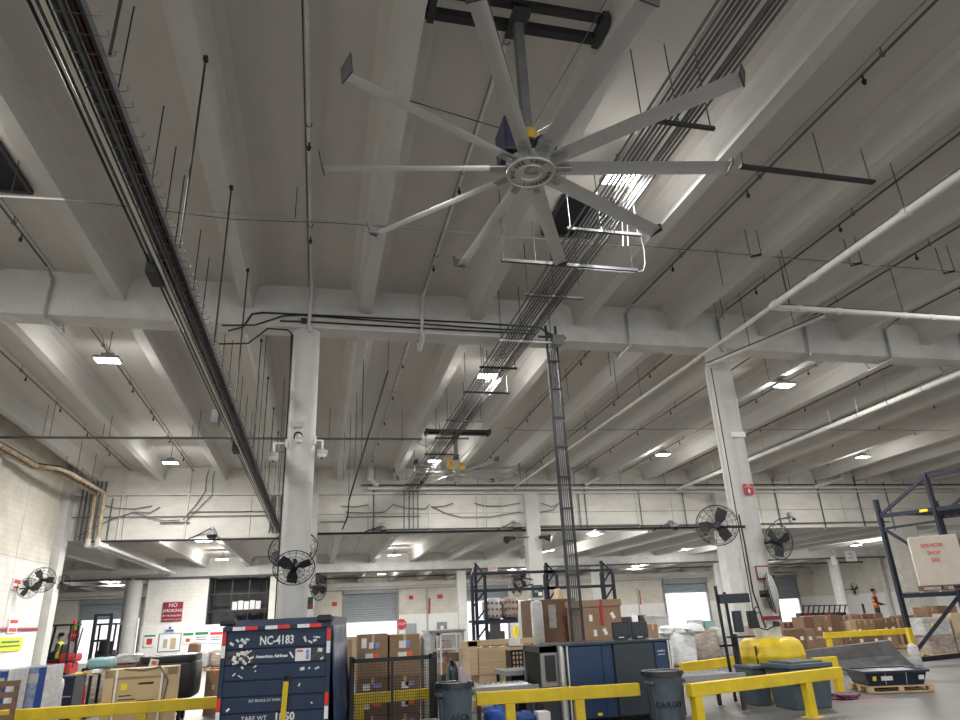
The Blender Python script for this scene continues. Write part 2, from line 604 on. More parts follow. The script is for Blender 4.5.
# wall between high hall and low annexe: panels, ledge, upper band
wm = MB().box(-24, 45, W2 + .1, W2 + .4, 5.25, 8.5).build('wall_middle', 'panel_paint', base=(10, W2 + .25, 5.25))
tag(wm, kind='structure')
xs = [-9.8] + [JX(k) for k in range(-3, 15, 2)] + [34.0]
for i in range(len(xs) - 1):
    a, b = xs[i] + .01, xs[i + 1] - .01
    if b - a < .3:
        continue
    MB().box(a, b, W2, W2 + .1, 5.22, 6.10).build('panel', 'panel_paint', wm)
    MB().box(a, b, W2, W2 + .1, 6.12, 6.92).build('panel', 'panel_paint', wm)
MB().box(-9.8, 34, W2 - .1, W2 + .1, 6.94, 7.02).build('ledge', 'concrete', wm)
MB().box(-9.8, 34, W2 + .02, W2 + .1, 7.04, 8.2).build('upper_band', 'panel_paint', wm)
MB().box(-24, -10.1, W2, W2 + .4, 0, 5.3).build('lower_wall', 'block_white', wm)
a = at(892, 560, W2).x
wp = MB().box(a, a + 2.0, W2 - .02, W2 + .3, 0, 5.3).build('wall_pier', 'panel_paint')
tag(wp, kind='structure')
for i in range(9):
    MB().box(a + .35, a + .62, W2 - .05, W2 - .02, .6 + i * .5, .85 + i * .5).build('block', 'block_beige', wp)
    MB().box(a + .95, a + 1.25, W2 - .05, W2 - .02, .7 + i * .5, .92 + i * .5).build('block', 'block_beige', wp)

# far wall with its roll-up doors
doors = []
for (p0, p1, yt, yc) in ((84, 142, 602, 618), (345, 397, 592, 621), (463, 506, 588, 600), (663, 705, 582, 592), (773, 794, 576, 598)):
    A, Bp = at(p0, yt, WF), at(p1, yt, WF)
    C = at((p0 + p1) / 2, yc, WF)
    doors.append((A.x, Bp.x, (A.z + Bp.z) / 2, C.z))
fw = MB()
lw = MB()
edges = [-24.0]
for d in doors:
    edges += [d[0], d[1]]
edges.append(45.3)
for i in range(0, len(edges), 2):
    fw.box(edges[i], edges[i + 1], WF, WF + .25, 2.24, 5.7)
    lw.box(edges[i], edges[i + 1], WF - .02, WF + .25, 0, 2.24)
for d in doors:
    fw.box(d[0], d[1], WF, WF + .25, d[2], 5.7)
wf = fw.build('wall_far', 'block_beige', base=(10, WF, 0))
tag(wf, kind='structure')
lw.build('lower_wall', 'white_wall', wf)
MB().box(-23, 45, WF - .3, WF, 4.42, 4.75).build('ledger_beam', 'panel_paint', wf)
for i, d in enumerate(doors):
    b = MB()
    n = max(3, int((d[2] - d[3]) / .16))
    h = (d[2] - d[3]) / n
    for j in range(n):
        z = d[3] + j * h
        b._add([(d[0], WF + .10, z), (d[1], WF + .10, z), (d[1], WF + .06, z + h * .5), (d[0], WF + .06, z + h * .5), (d[1], WF + .10, z + h), (d[0], WF + .10, z + h)],
               [(0, 1, 2, 3), (3, 2, 4, 5)])
    o = b.build('door_%d' % (i + 1), 'curtain_blue' if i in (0, 3) else 'curtain_grey')
    tag(o, kind='structure')
    MB().box(d[0] - .12, d[1] + .12, WF - .3, WF, d[2] - .12, d[2] + .35).build('hood', 'grey_paint', o)
    MB().box(d[0] - .14, d[0], WF - .1, WF + .05, 0, d[2]).build('guide_rail', 'grey_paint', o)
    MB().box(d[1], d[1] + .14, WF - .1, WF + .05, 0, d[2]).build('guide_rail', 'grey_paint', o)
    MB().box(d[0], d[1], WF + .04, WF + .12, d[3] - .08, d[3]).build('bottom_bar', 'galv', o)
# right-hand wall of the annexe and of the hall
wr = MB().box(45.0, 45.3, W2, WF, 2.24, 5.8).build('wall_right', 'block_beige', base=(45.1, 43, 0))
tag(wr, kind='structure')
MB().box(44.98, 45.3, W2, WF, 0, 2.24).build('lower_wall', 'white_wall', wr)
for y in (48.0, 53.0):
    MB().box(44.7, 45.0, y, y + .35, 0, 5.2).build('pilaster', 'panel_paint', wr)
o = MB().box(34.0, 34.3, -8.5, W2 + .3, 0, 8.6).build('wall_right_hall', 'block_beige', base=(34.1, 10, 0))
tag(o, kind='structure')
o = MB().box(-24.3, -24, W2, WF, 0, 5.8).build('wall_left_annexe', 'block_white', base=(-24.1, 43, 0))
tag(o, kind='structure')

# partition under the low beam, white board area with the dark store opening
xa, xb, xc = at(146, 600, B3).x, at(207, 600, B3).x, at(269, 600, B3).x
pt = MB().box(xa, xb, B3 + .05, B3 + .3, 2.0, 4.72).build('wall_partition', 'block_white', base=((xa + xb) / 2, B3, 0))
tag(pt, kind='structure')
MB().box(xa, xc + .6, B3 - .1, B3 + .3, 0, 2.05).build('lower_wall', 'white_wall', pt)
MB().box(xc, xc + .55, B3, B3 + .3, 2.05, 4.72).build('jamb', 'panel_paint', pt)
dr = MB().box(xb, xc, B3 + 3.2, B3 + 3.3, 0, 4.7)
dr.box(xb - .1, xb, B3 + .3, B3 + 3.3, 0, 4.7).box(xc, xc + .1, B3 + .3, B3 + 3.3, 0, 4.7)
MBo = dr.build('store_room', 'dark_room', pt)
for i in range(4):
    x = xb + .25 + i * (xc - xb - .5) / 3
    MB().bar((x, B3 + .9, 2.0), (x, B3 + .9, 4.7), .05).build('post', 'black_steel', pt)
MB().bar((xb, B3 + .9, 2.75), (xc, B3 + .9, 2.75), .09).build('shelf_beam', 'black_steel', pt)
for i in range(5):
    MB().box(xb + 1.3 + i * .33, xb + 1.58 + i * .33, B3 + .8, B3 + 1.2, 2.8, 3.25 + .05 * (i % 2)).build('stored_bundle', 'wrap', pt)
MB().bar((xb, B3 + .9, 3.7), (xc, B3 + .9, 3.7), .06).build('shelf_beam', 'black_steel', pt)

# ================================================================== OVERHEAD
ORD = ['first', 'second', 'third', 'fourth', 'fifth', 'sixth', 'seventh', 'eighth', 'ninth', 'tenth', 'eleventh', 'twelfth', 'thirteenth', 'fourteenth', 'fifteenth', 'sixteenth', 'seventeenth']
# ---- high bay lamps
GLOW = 0.18


def lamp(x, y, z, ztop, label, w=0.55, d=0.36, power=LAMP_W, glow=None):
    t = thing('high_bay_lamp', label, 'lamp', (x, y, z), group='high bay lamps')
    MB().box(x - w / 2, x + w / 2, y - d / 2, y + d / 2, z + .03, z + .10).build('housing', 'grey_paint', t, bev=.015)
    MB().box(x - .13, x + .13, y - .09, y + .09, z + .10, z + .19).build('driver_box', 'grey_paint', t)
    MB().box(x - w / 2 + .03, x + w / 2 - .03, y - d / 2 + .03, y + d / 2 - .03, z + .012, z + .03).build('lens', 'lens', t)
    MB().cone((x, y, z + .19), (x, y, ztop), .012, n=6).build('hanger_rod', 'conduit', t)
    ld = bpy.data.lights.new('lamp_light', 'AREA')
    ld.shape = 'RECTANGLE'
    ld.size, ld.size_y = w - .06, d - .06
    ld.energy = power
    ld.color = (1.0, 0.97, 0.92)
    lo = bpy.data.objects.new('lamp_light', ld)
    COL.objects.link(lo)
    lo.parent = t
    lo.location = (0, 0, 0.005)
    ud = bpy.data.lights.new('lamp_glow', 'POINT')
    ud.energy = power * (GLOW if glow is None else glow)
    ud.shadow_soft_size = .12
    ud.color = (1.0, 0.97, 0.92)
    uo = bpy.data.objects.new('lamp_glow', ud)
    COL.objects.link(uo)
    uo.parent = t
    uo.location = (0, 0, -.16)
    return t


for x, y, z, zf, lab in (
        (4.25, 7.75, 7.90, z1, 'bright lamp beside the conduit bundle, right of the big fan'),
        (4.10, 15.9, 7.62, z2, 'lamp under the conduit bundle just beyond the main beam'),
        (4.15, 25.0, 7.42, z2, 'lamp beside the yellow motor of the far ceiling fan'),
        (-4.95, 15.8, 7.62, z2, 'lamp left of the cable tray, just beyond the main beam'),
        (-5.35, 25.4, 7.38, z2, 'lamp at left, farther along the tray and nearest the left wall'),
        (12.9, 15.75, 7.60, z2, 'lamp right of the right round column, just beyond the main beam'),
        (13.3, 24.0, 7.52, z2, 'lamp left of the right round column, far down the hall'),
        (22.9, 24.1, 7.52, z2, 'lamp at far right above the dark rack'),
        (-4.85, 7.7, 7.92, z1, 'near lamp at left of the cable tray, added outside the view'),  # unseen lamps from here on, added along the lamp grid for their light
        (13.5, 7.7, 7.92, z1, 'near lamp at right of the white pipe, added outside the view'),
        (-4.85, -1.2, 7.85, z1, 'lamp added unseen behind the viewer on the left'),
        (4.35, -1.2, 7.85, z1, 'lamp added unseen right above and behind the viewer'),
        (13.5, -1.2, 7.85, z1, 'lamp added unseen behind the viewer on the right'),
        (23.1, 7.7, 7.92, z1, 'lamp added far outside the view on the right'),
        (23.0, 15.7, 7.60, z2, 'lamp above the right rack, added outside the view')):
    lamp(x, y, z, zf(y), 'white LED high bay ' + lab, power=LAMP_W * (.6 if 'view' in lab else 1.0), glow=.07 if 'big fan' in lab else None)
for px, py, lab in ((203, 541, 'under the low ceiling beside the dome lamp on the left panel'), (222, 560, 'under the low ceiling above the cargo cart'),
                    (394, 555.5, 'under the low ceiling above the caged boxes'), (548, 551, 'under the low ceiling behind the conduit mast'),
                    (595, 534, 'at the near edge of the low ceiling, right of the mast'), (688, 549, 'under the low ceiling left of the right column')):
    p = atz(px, py, 5.2)
    y = max(p.y, W2 + .9)
    lamp(p.x, y, 5.2, 5.72, 'white LED lamp ' + lab, .7, .45, LAMP_W * 1.3, .45)
for x, y, lab in ((4.4, 50.5, 'in front of the half-open middle far door'), (14.0, 50.0, 'added under the far ceiling near the far rack'), (24.0, 50.0, 'added under the far ceiling right of the carton stack'),  # lamps after the middle door one are added to brighten the far bays
                  (34.0, 50.0, 'added under the far ceiling by the far right door'), (-13.0, 50.0, 'added under the far ceiling by the left far door'), (33.0, 37.0, 'added under the low ceiling at far right')):
    lamp(x, y, 4.95, z4(y) if y > 43.5 else 5.72, 'small white LED lamp ' + lab, .6, .4, LAMP_W * 1.2, .5)

# ---- sprinkler lines in the joints, dipping under the main beam
names = {-3: 'leftmost, over the left wall', -2: 'left of the cable tray', 0: 'straight above the left round column', 1: 'behind the big ceiling fan',
         3: 'right of the bright lamp', 4: 'above the right round column', 5: 'just right of the right round column', 6: 'second right of the right round column',
         7: 'third right of the right round column', 8: 'fourth right of the right round column', 9: 'fifth right of the right round column', 10: 'rightmost, over the dark rack'}
for k, lab in names.items():
    x = JX(k) + (.06 if k == 0 else 0)
    light = k in (0, 1)
    r = .027 if light else .020
    t = thing('sprinkler_pipe', ('pale' if light else 'thin dark') + ' sprinkler pipe along the ceiling joint, ' + lab, 'pipe', (x, 0, 8.1), group='sprinkler pipes')
    m = 'concrete' if light else 'conduit'
    path = [(x, -3, z1(-3) - .12), (x, 12.55, z1(12.5) - .12), (x, 12.93, z1(12.5) - .2), (x - .02, 12.93, 7.55), (x, 12.95, 7.42), (x + .05, 13.75, 7.42), (x, 13.8, 7.6), (x, 13.85, z2(14) - .16), (x, W2 - .05, z2(W2) - .16)]
    MB().tube(path[:2], r, 6).build('near_run', m, t)
    MB().tube(path[1:8], r + .008, 6).build('beam_loop', 'galv' if not light else 'concrete', t)
    MB().tube(path[7:], r, 6).build('far_run', m, t)
    hd = None
    for j in range(11):
        y = (2.9 + 2.6 * j + (k % 3) * .7)
        if 12.2 < y < 14.3 or y > 28.5:
            continue
        zz = (z1(y) - .12) if y < 13 else (z2(y) - .16)
        if hd is None:
            b = MB()
            b.cone((x, y, zz), (x, y, zz - .10), .013, n=6)
            b.cone((x, y, zz - .10), (x, y, zz - .16), .035, .02, n=8)
            hd = b.build('sprinkler_head', 'black_steel', t)
            b = MB().cone((x, y - .35, zz), (x, y - .35, zz + .17), .008, n=5)
            b.ring((x, y - .35, zz), .038, .008, rx(math.pi / 2), 10, 4)
            hg = b.build('hanger', 'conduit', t)
            y_, z_ = y, zz
        else:
            for q in (hd, hg):
                o = q.copy()
                COL.objects.link(o)
                o.location = (0, y - y_, zz - z_)

# ---- roof hatches
for x0, x1, y0, y1, lab in ((3.82, 4.72, 8.9, 10.05, 'square dark roof hatch beside the bright lamp'), (-5.75, -4.72, 8.8, 10.15, 'square dark roof hatch at the left edge of the ceiling')):
    z = z1(9.5)
    t = thing('roof_hatch', lab, 'hatch', ((x0 + x1) / 2, (y0 + y1) / 2, z - .06))
    MB().box(x0, x1, y0, y1, z - .05, z - .012).build('panel', 'hatch_dark', t)
    b = MB()
    b.box(x0 - .05, x1 + .05, y0 - .05, y0, z - .08, z - .012).box(x0 - .05, x1 + .05, y1, y1 + .05, z - .08, z - .012)
    b.box(x0 - .05, x0, y0, y1, z - .08, z - .012).box(x1, x1 + .05, y0, y1, z - .08, z - .012)
    b.build('frame', 'dark_steel', t)


# ---- large ceiling fans
def big_fan(hub, yb, xl, xr, zb, label, R=2.12, a0=0.2, mot='motor_blue', hero=True):
    hx, hy, hz = hub
    t = thing('ceiling_fan', label, 'fan', (hx, hy, hz), group='large ceiling fans')
    for dy, h, dz in ((-.13, .06, .03), (.13, .10, 0)):
        o = MB().box(xl, xr, yb + dy - .05, yb + dy + .05, zb + dz - h / 2, zb + dz + h / 2).build('mounting_bar', 'black_steel', t)
    for x in (xl + .06, xr - .06):
        MB().box(x - .04, x + .04, yb - .20, yb + .20, zb - .08, zb + .08).build('clamp_plate', 'dark_steel', t)
    MB().box(hx - .10, hx + .10, hy - .20, hy + .20, zb - .11, zb - .05).build('mount_plate', 'dark_steel', t)
    MB().box(hx - .05, hx + .05, hy - .05, hy + .05, hz + .42, zb - .1).build('drop_tube', 'conduit', t, bev=.008)
    MB().lathe([(.05, .30), (.11, .31), (.12, .40), (.09, .46), (.05, .48)], (hx, hy, hz), 16).build('collar', 'ochre', t)
    MB().box(hx - .30, hx - .07, hy - .17, hy + .2, hz + .08, hz + .50).build('control_box', mot, t, bev=.02)
    b = MB().cone((hx + .14, hy - .12, hz + .20), (hx + .14, hy + .24, hz + .30), .13, n=16)
    b.cone((hx + .14, hy - .16, hz + .19), (hx + .14, hy - .12, hz + .20), .10, .13, n=16)
    b.build('motor', mot, t)
    MB().lathe([(.08, .06), (.13, .07), (.13, .17), (.09, .30), (.05, .32)], (hx, hy, hz), 16).build('gearbox', 'ochre' if not hero else mot, t)
    b = MB().lathe([(.10, -.035), (.13, -.06), (.235, -.06), (.25, -.045), (.25, .05), (.2, .07)], (hx, hy, hz), 32)
    hb = b.build('hub', 'alu', t)
    MB().ring((hx, hy, hz - .058), .242, .012, n=32).build('hub_rim', 'alu', hb)
    MB().ring((hx, hy, hz - .055), .125, .018, n=28).build('hub_inner_ring', 'alu', hb)
    MB().lathe([(.11, -.03), (.11, -.02)], (hx, hy, hz), 20).build('hub_recess', 'dark_steel', hb)
    MB().lathe([(.012, -.05), (.055, -.044), (.075, -.03)], (hx, hy, hz), 14).build('hub_cap', 'galv', hb)
    if hero:
        s = 'BIG ASS FANS   POWERFOIL   '
        for i, ch in enumerate(s):
            if ch == ' ':
                continue
            a = 2 * math.pi * i / len(s) + 2.6
            o = text('hub_lettering', ch, .062, 'ink', hb, (hx + .185 * math.cos(a), hy - .185 * math.sin(a) * -1, hz - .0625))
            o.rotation_euler = (math.pi, 0, a + math.pi / 2)
    bl = None
    for i in range(10):
        a = a0 + i * math.pi / 5
        if bl is None:
            b = MB()
            pr = [(-.075, .012), (-.03, .026), (.03, .02), (.085, -.012), (.03, .004), (-.03, .008)]
            tw = [(.23, .62), (.8, .62), (1.5, .62), (R - .03, .62)]
            n = len(pr)
            vs = []
            for rr, sc in tw:
                ca, sa = math.cos(-.18), math.sin(-.18)
                for u, w in pr:
                    vs.append((hx + rr, hy + (u * ca - w * sa), hz + (u * sa + w * ca)))
            fs = [tuple(range(n)), tuple(range(len(vs) - 1, len(vs) - 1 - n, -1))]
            for j in range(len(tw) - 1):
                for q in range(n):
                    fs.append((j * n + q, j * n + (q + 1) % n, (j + 1) * n + (q + 1) % n, (j + 1) * n + q))
            b._add(vs, fs)
            b.sm = True
            bl = b.build('blade', 'blade_alu', t)
            w = MB()
            w._add([(hx + R - .03, hy - .08, hz - .02), (hx + R - .03, hy + .1, hz - .03), (hx + R, hy + .12, hz + .14), (hx + R, hy - .05, hz + .1),
                    (hx + R - .018, hy - .08, hz - .02), (hx + R - .018, hy + .1, hz - .03), (hx + R + .012, hy + .12, hz + .14), (hx + R + .012, hy - .05, hz + .1)],
                   [(0, 3, 2, 1), (4, 5, 6, 7), (0, 1, 5, 4), (1, 2, 6, 5), (2, 3, 7, 6), (3, 0, 4, 7)])
            wl_ = w.build('winglet', 'dark_steel', bl)
            bt = MB().box(hx + .20, hx + .42, hy - .035, hy + .035, hz - .025, hz - .012).build('blade_strut', 'galv', bl)
            o = bl
        else:
            o = bl.copy()
            COL.objects.link(o)
            for ch in list(bl.children):
                c = ch.copy()
                COL.objects.link(c)
                c.parent = o
        o.rotation_euler = (0, 0, a)
    for gx, gy in ((xl, hy + 1.6), (xr, hy + 1.6), (xl, hy - 1.4), (xr, hy - 1.4)):
        MB().cone((hx, hy, hz + .4), (gx, gy, zb + .1), .006, n=4).build('guy_wire', 'dark_steel', t)
    return t


big_fan((1.94, 5.35, 6.02), 5.33, .90, 3.00, 8.08, 'huge ten-bladed silver ceiling fan nearest the viewer', a0=math.radians(-10))
big_fan((4.30, 21.4, 6.22), 21.2, 3.22, 5.45, 7.55, 'huge ten-bladed ceiling fan with yellow gearbox far down the hall', a0=.1, mot='ochre', hero=False)

# ---- cable tray under the left stem
TX = -1.64
t = thing('cable_tray', 'long dark ladder cable tray hung under the ceiling on the left', 'cable tray', (TX, 3, 5.3))
for x, m in ((-1.645, 'conduit'), (-1.535, 'dark_steel')):
    MB().box(x - .011, x + .011, 2.2, 28.9, 5.28, 5.36).build('side_rail', m, t)
for x, r, m in ((-1.785, .026, 'cart_black'), (-1.75, .018, 'cart_black'), (-1.70, .02, 'cart_black'), (-1.672, .018, 'cart_black'), (-1.592, .019, 'red_pipe'), (-1.562, .012, 'cart_black'), (-1.618, .010, 'cart_black')):
    MB().tube([(x, 2.2, 5.33), (x, 10, 5.325), (x, 20, 5.335), (x, 28.9, 5.33)], r, 6).build('cable', m, t)
rg = None
for i in range(165):
    y = 2.5 + i * .16
    if rg is None:
        rg = MB().tube([(-1.80, y, 5.33), (-1.785, y, 5.295), (-1.47, y, 5.295), (-1.452, y, 5.305), (-1.447, y, 5.335), (-1.458, y, 5.345)], .0045, 4).build('rung', 'conduit', t)
        y_ = y
    else:
        o = rg.copy()
        COL.objects.link(o)
        o.location = (0, y - y_, 0)
for i, y in enumerate((6.6, 14.3)):
    MB().box(-1.87, -1.75, y, y + .35, 5.2, 5.42).build('splice_box', 'dark_steel', t, bev=.01)
MB().box(-1.99, -1.87, 12.2, 12.5, 5.2, 5.45).build('splice_box', 'grey_paint', t, bev=.01)
tag(MB().tube([(-1.72, 2.2, 5.235), (-1.72, 11.0, 5.235), (-1.72, 28.9, 5.235)], .016, 8).build('cream_conduit', 'cream_pipe'), 'cream conduit running along the underside of the dark cable tray', 'conduit')
tag(MB().tube([(-1.845, 2.2, 5.33), (-1.845, 28.9, 5.33)], .013, 6).build('black_conduit', 'black_steel'), 'thin black conduit along the left edge of the dark cable tray', 'conduit')
tag(MB().tube([(-2.18, 2.2, 6.6), (-2.18, 28.9, 6.6)], .055, 8).build('red_pipe', 'red_pipe'), 'dark red pipe running above the cable tray', 'pipe')
for i, y in enumerate((3.8, 6.29, 8.77, 11.33, 14.6, 17.0, 19.5, 22.0, 24.5, 27.0)):
    zs = (z1(y) if y < 13.2 else z2(y)) - .55
    t = thing('hanger_rod', 'long black hanger rod from the concrete stem to the cable tray, %s from the viewer' % ORD[i], 'rod', (-1.49, y, 5.3), group='long hanger rods over the cable tray')
    MB().cone((-1.49, y, 5.33), (-1.49, y, zs), .012, n=6).build('rod', 'black_steel', t)
    MB().box(-1.515, -1.465, y - .03, y + .03, zs - .05, zs).build('clamp', 'black_steel', t)
for i, y in enumerate((4.4, 6.24, 7.85, 8.7, 9.4, 11.0, 12.0, 14.8, 16.0, 17.4, 18.5, 20, 21.6, 23, 24.8, 26.4, 28)):
    zs = z1(y) if y < 13.2 else z2(y)
    t = thing('short_hanger', 'short dark hanger rod from the ceiling to the red pipe, %s from the viewer' % ORD[i], 'rod', (-2.3, y, 6.6), group='short hanger rods over the red pipe')
    MB().cone((-2.3, y, 6.65), (-2.3, y, zs), .009, n=5).build('rod', 'black_steel', t)
    MB().box(-2.32, -2.1, y - .015, y + .015, 6.63, 6.67).build('pipe_clip', 'black_steel', t)

# ---- conduit bundle on the right of the fan
for i, x in enumerate((3.50, 3.60, 3.66, 3.72, 3.78, 3.84, 3.90, 4.00, 4.05, 4.10, 4.16)):
    pts = [(x, 1.5, 7.16), (x, W2 - .4, 7.16), (x, W2 - .12, 7.05)] + ([(x, W2 - .12, 5.4)] if i in (0, 3, 6, 9) else [])
    tag(MB().tube(pts, .018 if i not in (3, 7) else .024, 6).build('electrical_conduit', 'conduit'), 'dark conduit in the bundle right of the big fan, %s' % (ORD[i] + ' from the left'), 'conduit', 'conduits of the bundle')
for i, (y, xa_, xb_) in enumerate(((5.62, 3.42, 4.42), (8.0, 3.4, 4.6), (10.2, 3.4, 4.5), (12.3, 3.45, 4.65), (13.9, 3.4, 4.3), (15.7, 3.4, 4.6), (18.3, 3.4, 4.5), (20.3, 3.4, 4.5), (22.5, 3.4, 4.5), (25.5, 3.4, 4.5), (28, 3.4, 4.5))):
    zs = z1(y) if y < 13.2 else z2(y)
    t = thing('trapeze_hanger', ['trapeze hanger nearest the viewer, crossed by the fan blade tips', 'trapeze hanger beside the bright lamp', 'trapeze hanger in front of the dark roof hatch', 'galvanised trapeze hanger just before the main beam with a junction box',
                                 'trapeze hanger right behind the main beam', 'trapeze hanger at the lamp beyond the main beam', 'trapeze hanger midway down the second bay', 'trapeze hanger just before the far fan', 'trapeze hanger just behind the far fan',
                                 'trapeze hanger near the lamp by the far fan', 'trapeze hanger against the far panel wall'][i] + ' holding the conduit bundle', 'hanger', (xa_, y, 7.1), group='trapeze hangers of the conduit bundle')
    MB().box(xa_, xb_, y - .022, y + .022, 7.09, 7.135).build('strut_channel', 'galv' if i == 3 else 'dark_steel', t)
    for x in (xa_ + .05, 3.95, xb_ - .05):
        MB().cone((x, y, 7.08), (x, y, zs), .008, n=5).build('rod', 'dark_steel', t)
t = thing('junction_box', 'small grey junction box on the trapeze in front of the main beam', 'box', (4.72, 12.3, 7.1))
MB().box(4.62, 4.84, 12.2, 12.42, 7.06, 7.24).build('body', 'grey_paint', t, bev=.01)
MB().box(4.6, 4.86, 12.18, 12.2, 7.04, 7.26).build('cover', 'conduit', t)

# ---- conduit mast down to the scanner
t = thing('conduit_mast', 'tall slim steel mast of conduits rising from the blue scanner to the beam', 'mast', (4.70, 12.55, 1.28))
for x in (4.59, 4.81):
    MB().box(x - .022, x + .022, 12.53, 12.575, 1.27, 7.62).build('rail', 'dark_steel', t)
for x in (4.64, 4.68, 4.72, 4.76):
    MB().tube([(x, 12.58, 1.27), (x, 12.58, 7.0), (x + .03, 12.45, 7.15)], .013, 6).build('conduit_run', 'conduit', t)
for i in range(10):
    z = 1.8 + i * .62
    MB().box(4.57, 4.83, 12.50, 12.53, z, z + .035).build('rung', 'dark_steel', t)
MB().box(4.40, 5.02, 12.5, 12.54, 7.32, 7.36).build('cross_channel', 'dark_steel', t)
for i, x in enumerate((4.66, 4.74)):
    MB().tube([(x, 12.46, 7.18), (x + .02, 12.3, 7.15), (4.72, 12.28, 7.12)], .012, 5).build('flexible_conduit', 'black_steel', t)

# ---- strut channels between stems
t = thing('strut_channel', 'long grey steel channel fixed between two concrete stems right of the big fan', 'channel', (6.7, 6.75, 7.55))
MB().box(5.6, 7.86, 6.71, 6.79, 7.55, 7.59).build('channel', 'dark_steel', t)
for x in (5.66, 7.0, 7.8):
    MB().cone((x, 6.75, 7.55), (x, 6.75, 8.37), .007, n=5).build('rod', 'dark_steel', t)
t = thing('strut_channel', 'grey steel channel hung below the conduit bundle under the bright lamp', 'channel', (3.85, 8.95, 7.05))
MB().box(2.62, 4.98, 8.92, 8.97, 7.02, 7.07).build('channel', 'dark_steel', t)
for x in (2.66, 3.2, 4.9):
    MB().cone((x, 8.95, 7.05), (x, 8.95, 8.38), .007, n=5).build('rod', 'dark_steel', t)
tag(MB().tube([at(p, q, 8.95) for p, q in ((578, 268.5), (632, 272.5), (643, 271), (645, 264), (644, 250), (638, 226))], .012, 6).build('bright_conduit', 'conduit'), 'bent conduit loop hanging below the bright lamp', 'conduit')
for px in (621, 626):
    tag(MB().tube([at(px, 187, 8.6), at(px + 2, 246, 8.6)], .008, 5).build('lamp_cord', 'conduit'), ('left' if px == 621 else 'right') + ' vertical lamp cord below the bright lamp', 'cord', 'cords below the bright lamp')

# ---- cross conduits
t = thing('cross_conduit', 'thin conduit crossing the whole near ceiling below the stems', 'conduit', (0, 9.42, 7.8))
MB().tube([(-9.7, 9.5, 7.62), (-3.9, 9.45, 7.80)], .022, 6).build('bright_end', 'alu', t)
MB().tube([(-3.9, 9.45, 7.80), (0, 9.42, 7.79), (5, 9.4, 7.80), (14, 9.35, 7.80), (20, 9.3, 7.8)], .008, 5).build('run', 'galv', t)
MB().tube([(-3.9, 9.47, 7.82), (-1.5, 9.45, 7.70), (0, 9.45, 7.79), (5, 9.43, 7.84), (14, 9.4, 7.86)], .006, 5).build('slack_cable', 'dark_steel', t)
for x in (-4.6, -.6, 7.6, 9.8, 12.0):
    MB().cone((x, 9.42, 7.8), (x, 9.42, 8.39), .007, n=5).build('rod', 'dark_steel', t)
for x in (7.6, 9.8, 12.0):
    MB().cone((x + .15, 9.3, 7.8), (x + .15, 9.3, 8.39), .007, n=5).build('rod', 'dark_steel', t)
    MB().bar((x, 9.42, 7.8), (x + .15, 9.3, 7.8), .035).build('strut', 'black_steel', t)
t = thing('cross_pipe', 'grey pipe crossing the second bay from the left wall to the far fan', 'pipe', (-3, 21.4, 7.3))
MB().tube([(-9.7, 21.6, 7.28), (3.1, 21.1, 7.28)], .04, 6).build('pipe', 'conduit', t)
for x in (-8.0, -6.4, -3.9, -1.2, 1.1):
    for dx in (-.09, .09):
        MB().cone((x + dx, 21.4, 7.25), (x + dx, 21.4, z2(21.4)), .010, n=5).build('rod', 'conduit', t)
t = thing('cross_wire', 'thin wire crossing the second bay right of the far fan', 'wire', (10, 19, 7.3))
MB().tube([(5.6, 20.0, 7.42), (6.3, 19.9, 7.30), (12, 19.4, 7.32), (22, 19, 7.33)], .010, 5).build('wire', 'conduit', t)

# ---- white sprinkler mains
PXA = 8.46
t = thing('white_main_pipe', 'thick white sprinkler main running down the hall right of the fan', 'pipe', (PXA, 6, 7.2))
MB().tube([(PXA, 2.5, 7.2), (PXA, 10.2, 7.2)], .068, 10).build('thick_run', 'white_pipe', t)
MB().tube([(PXA, 10.2, 7.2), (PXA, 20, 7.2), (PXA - .1, W2 - .1, 7.1)], .040, 8).build('thin_run', 'white_pipe', t)
MB().tube([(PXA, 2.5, 7.275), (PXA, 10.1, 7.275)], .016, 5).build('tracer_cable', 'black_plastic', t)
for y in (4.5, 6.9, 9.0, 10.05):
    MB().tube([(PXA, y - .05, 7.2), (PXA, y + .05, 7.2)], .082, 10).build('coupling', 'white_pipe', t)
for y in (5.0, 6.9, 9.6, 12.0, 16, 20, 24, 28):
    MB().cone((PXA, y, 7.25), (PXA, y, z1(y) if y < 13 else z2(y)), .007, n=5).build('rod', 'dark_steel', t)
t = thing('white_branch_pipe', 'white branch pipe going right from the thick main before the beam', 'pipe', (11, 10.2, 7.2))
MB().tube([(PXA, 10.2, 7.2), (22, 10.15, 7.2)], .06, 10).build('pipe', 'white_pipe', t)
MB().tube([(PXA, 10.2, 7.27), (22, 10.15, 7.27)], .014, 5).build('tracer_cable', 'black_plastic', t)
for x in (9.1, 10.0, 11.6, 12.3, 14):
    MB().tube([(x - .05, 10.2, 7.2), (x + .05, 10.2, 7.2)], .074, 10).build('coupling', 'white_pipe', t)
for x in (8.9, 11.6, 14.2):
    MB().cone((x, 10.2, 7.25), (x, 10.2, 8.4), .007, n=5).build('rod', 'dark_steel', t)
a, b = at(822, 316, 10.35), at(708, 382, 13.05)
t = thing('white_drop_pipe', 'thin white pipe running to the right column and down its left side', 'pipe', (b.x, 13.1, 2.2))
MB().tube([(a.x, 10.3, 7.12), (b.x, 13.0, 7.02), (b.x, 13.05, 6.9), (b.x + .02, 13.1, 2.0)], .033, 8).build('pipe', 'white_pipe', t)
MB().tube([(a.x, 10.3, 7.17), (b.x, 12.95, 7.08)], .012, 5).build('tracer_cable', 'black_plastic', t)
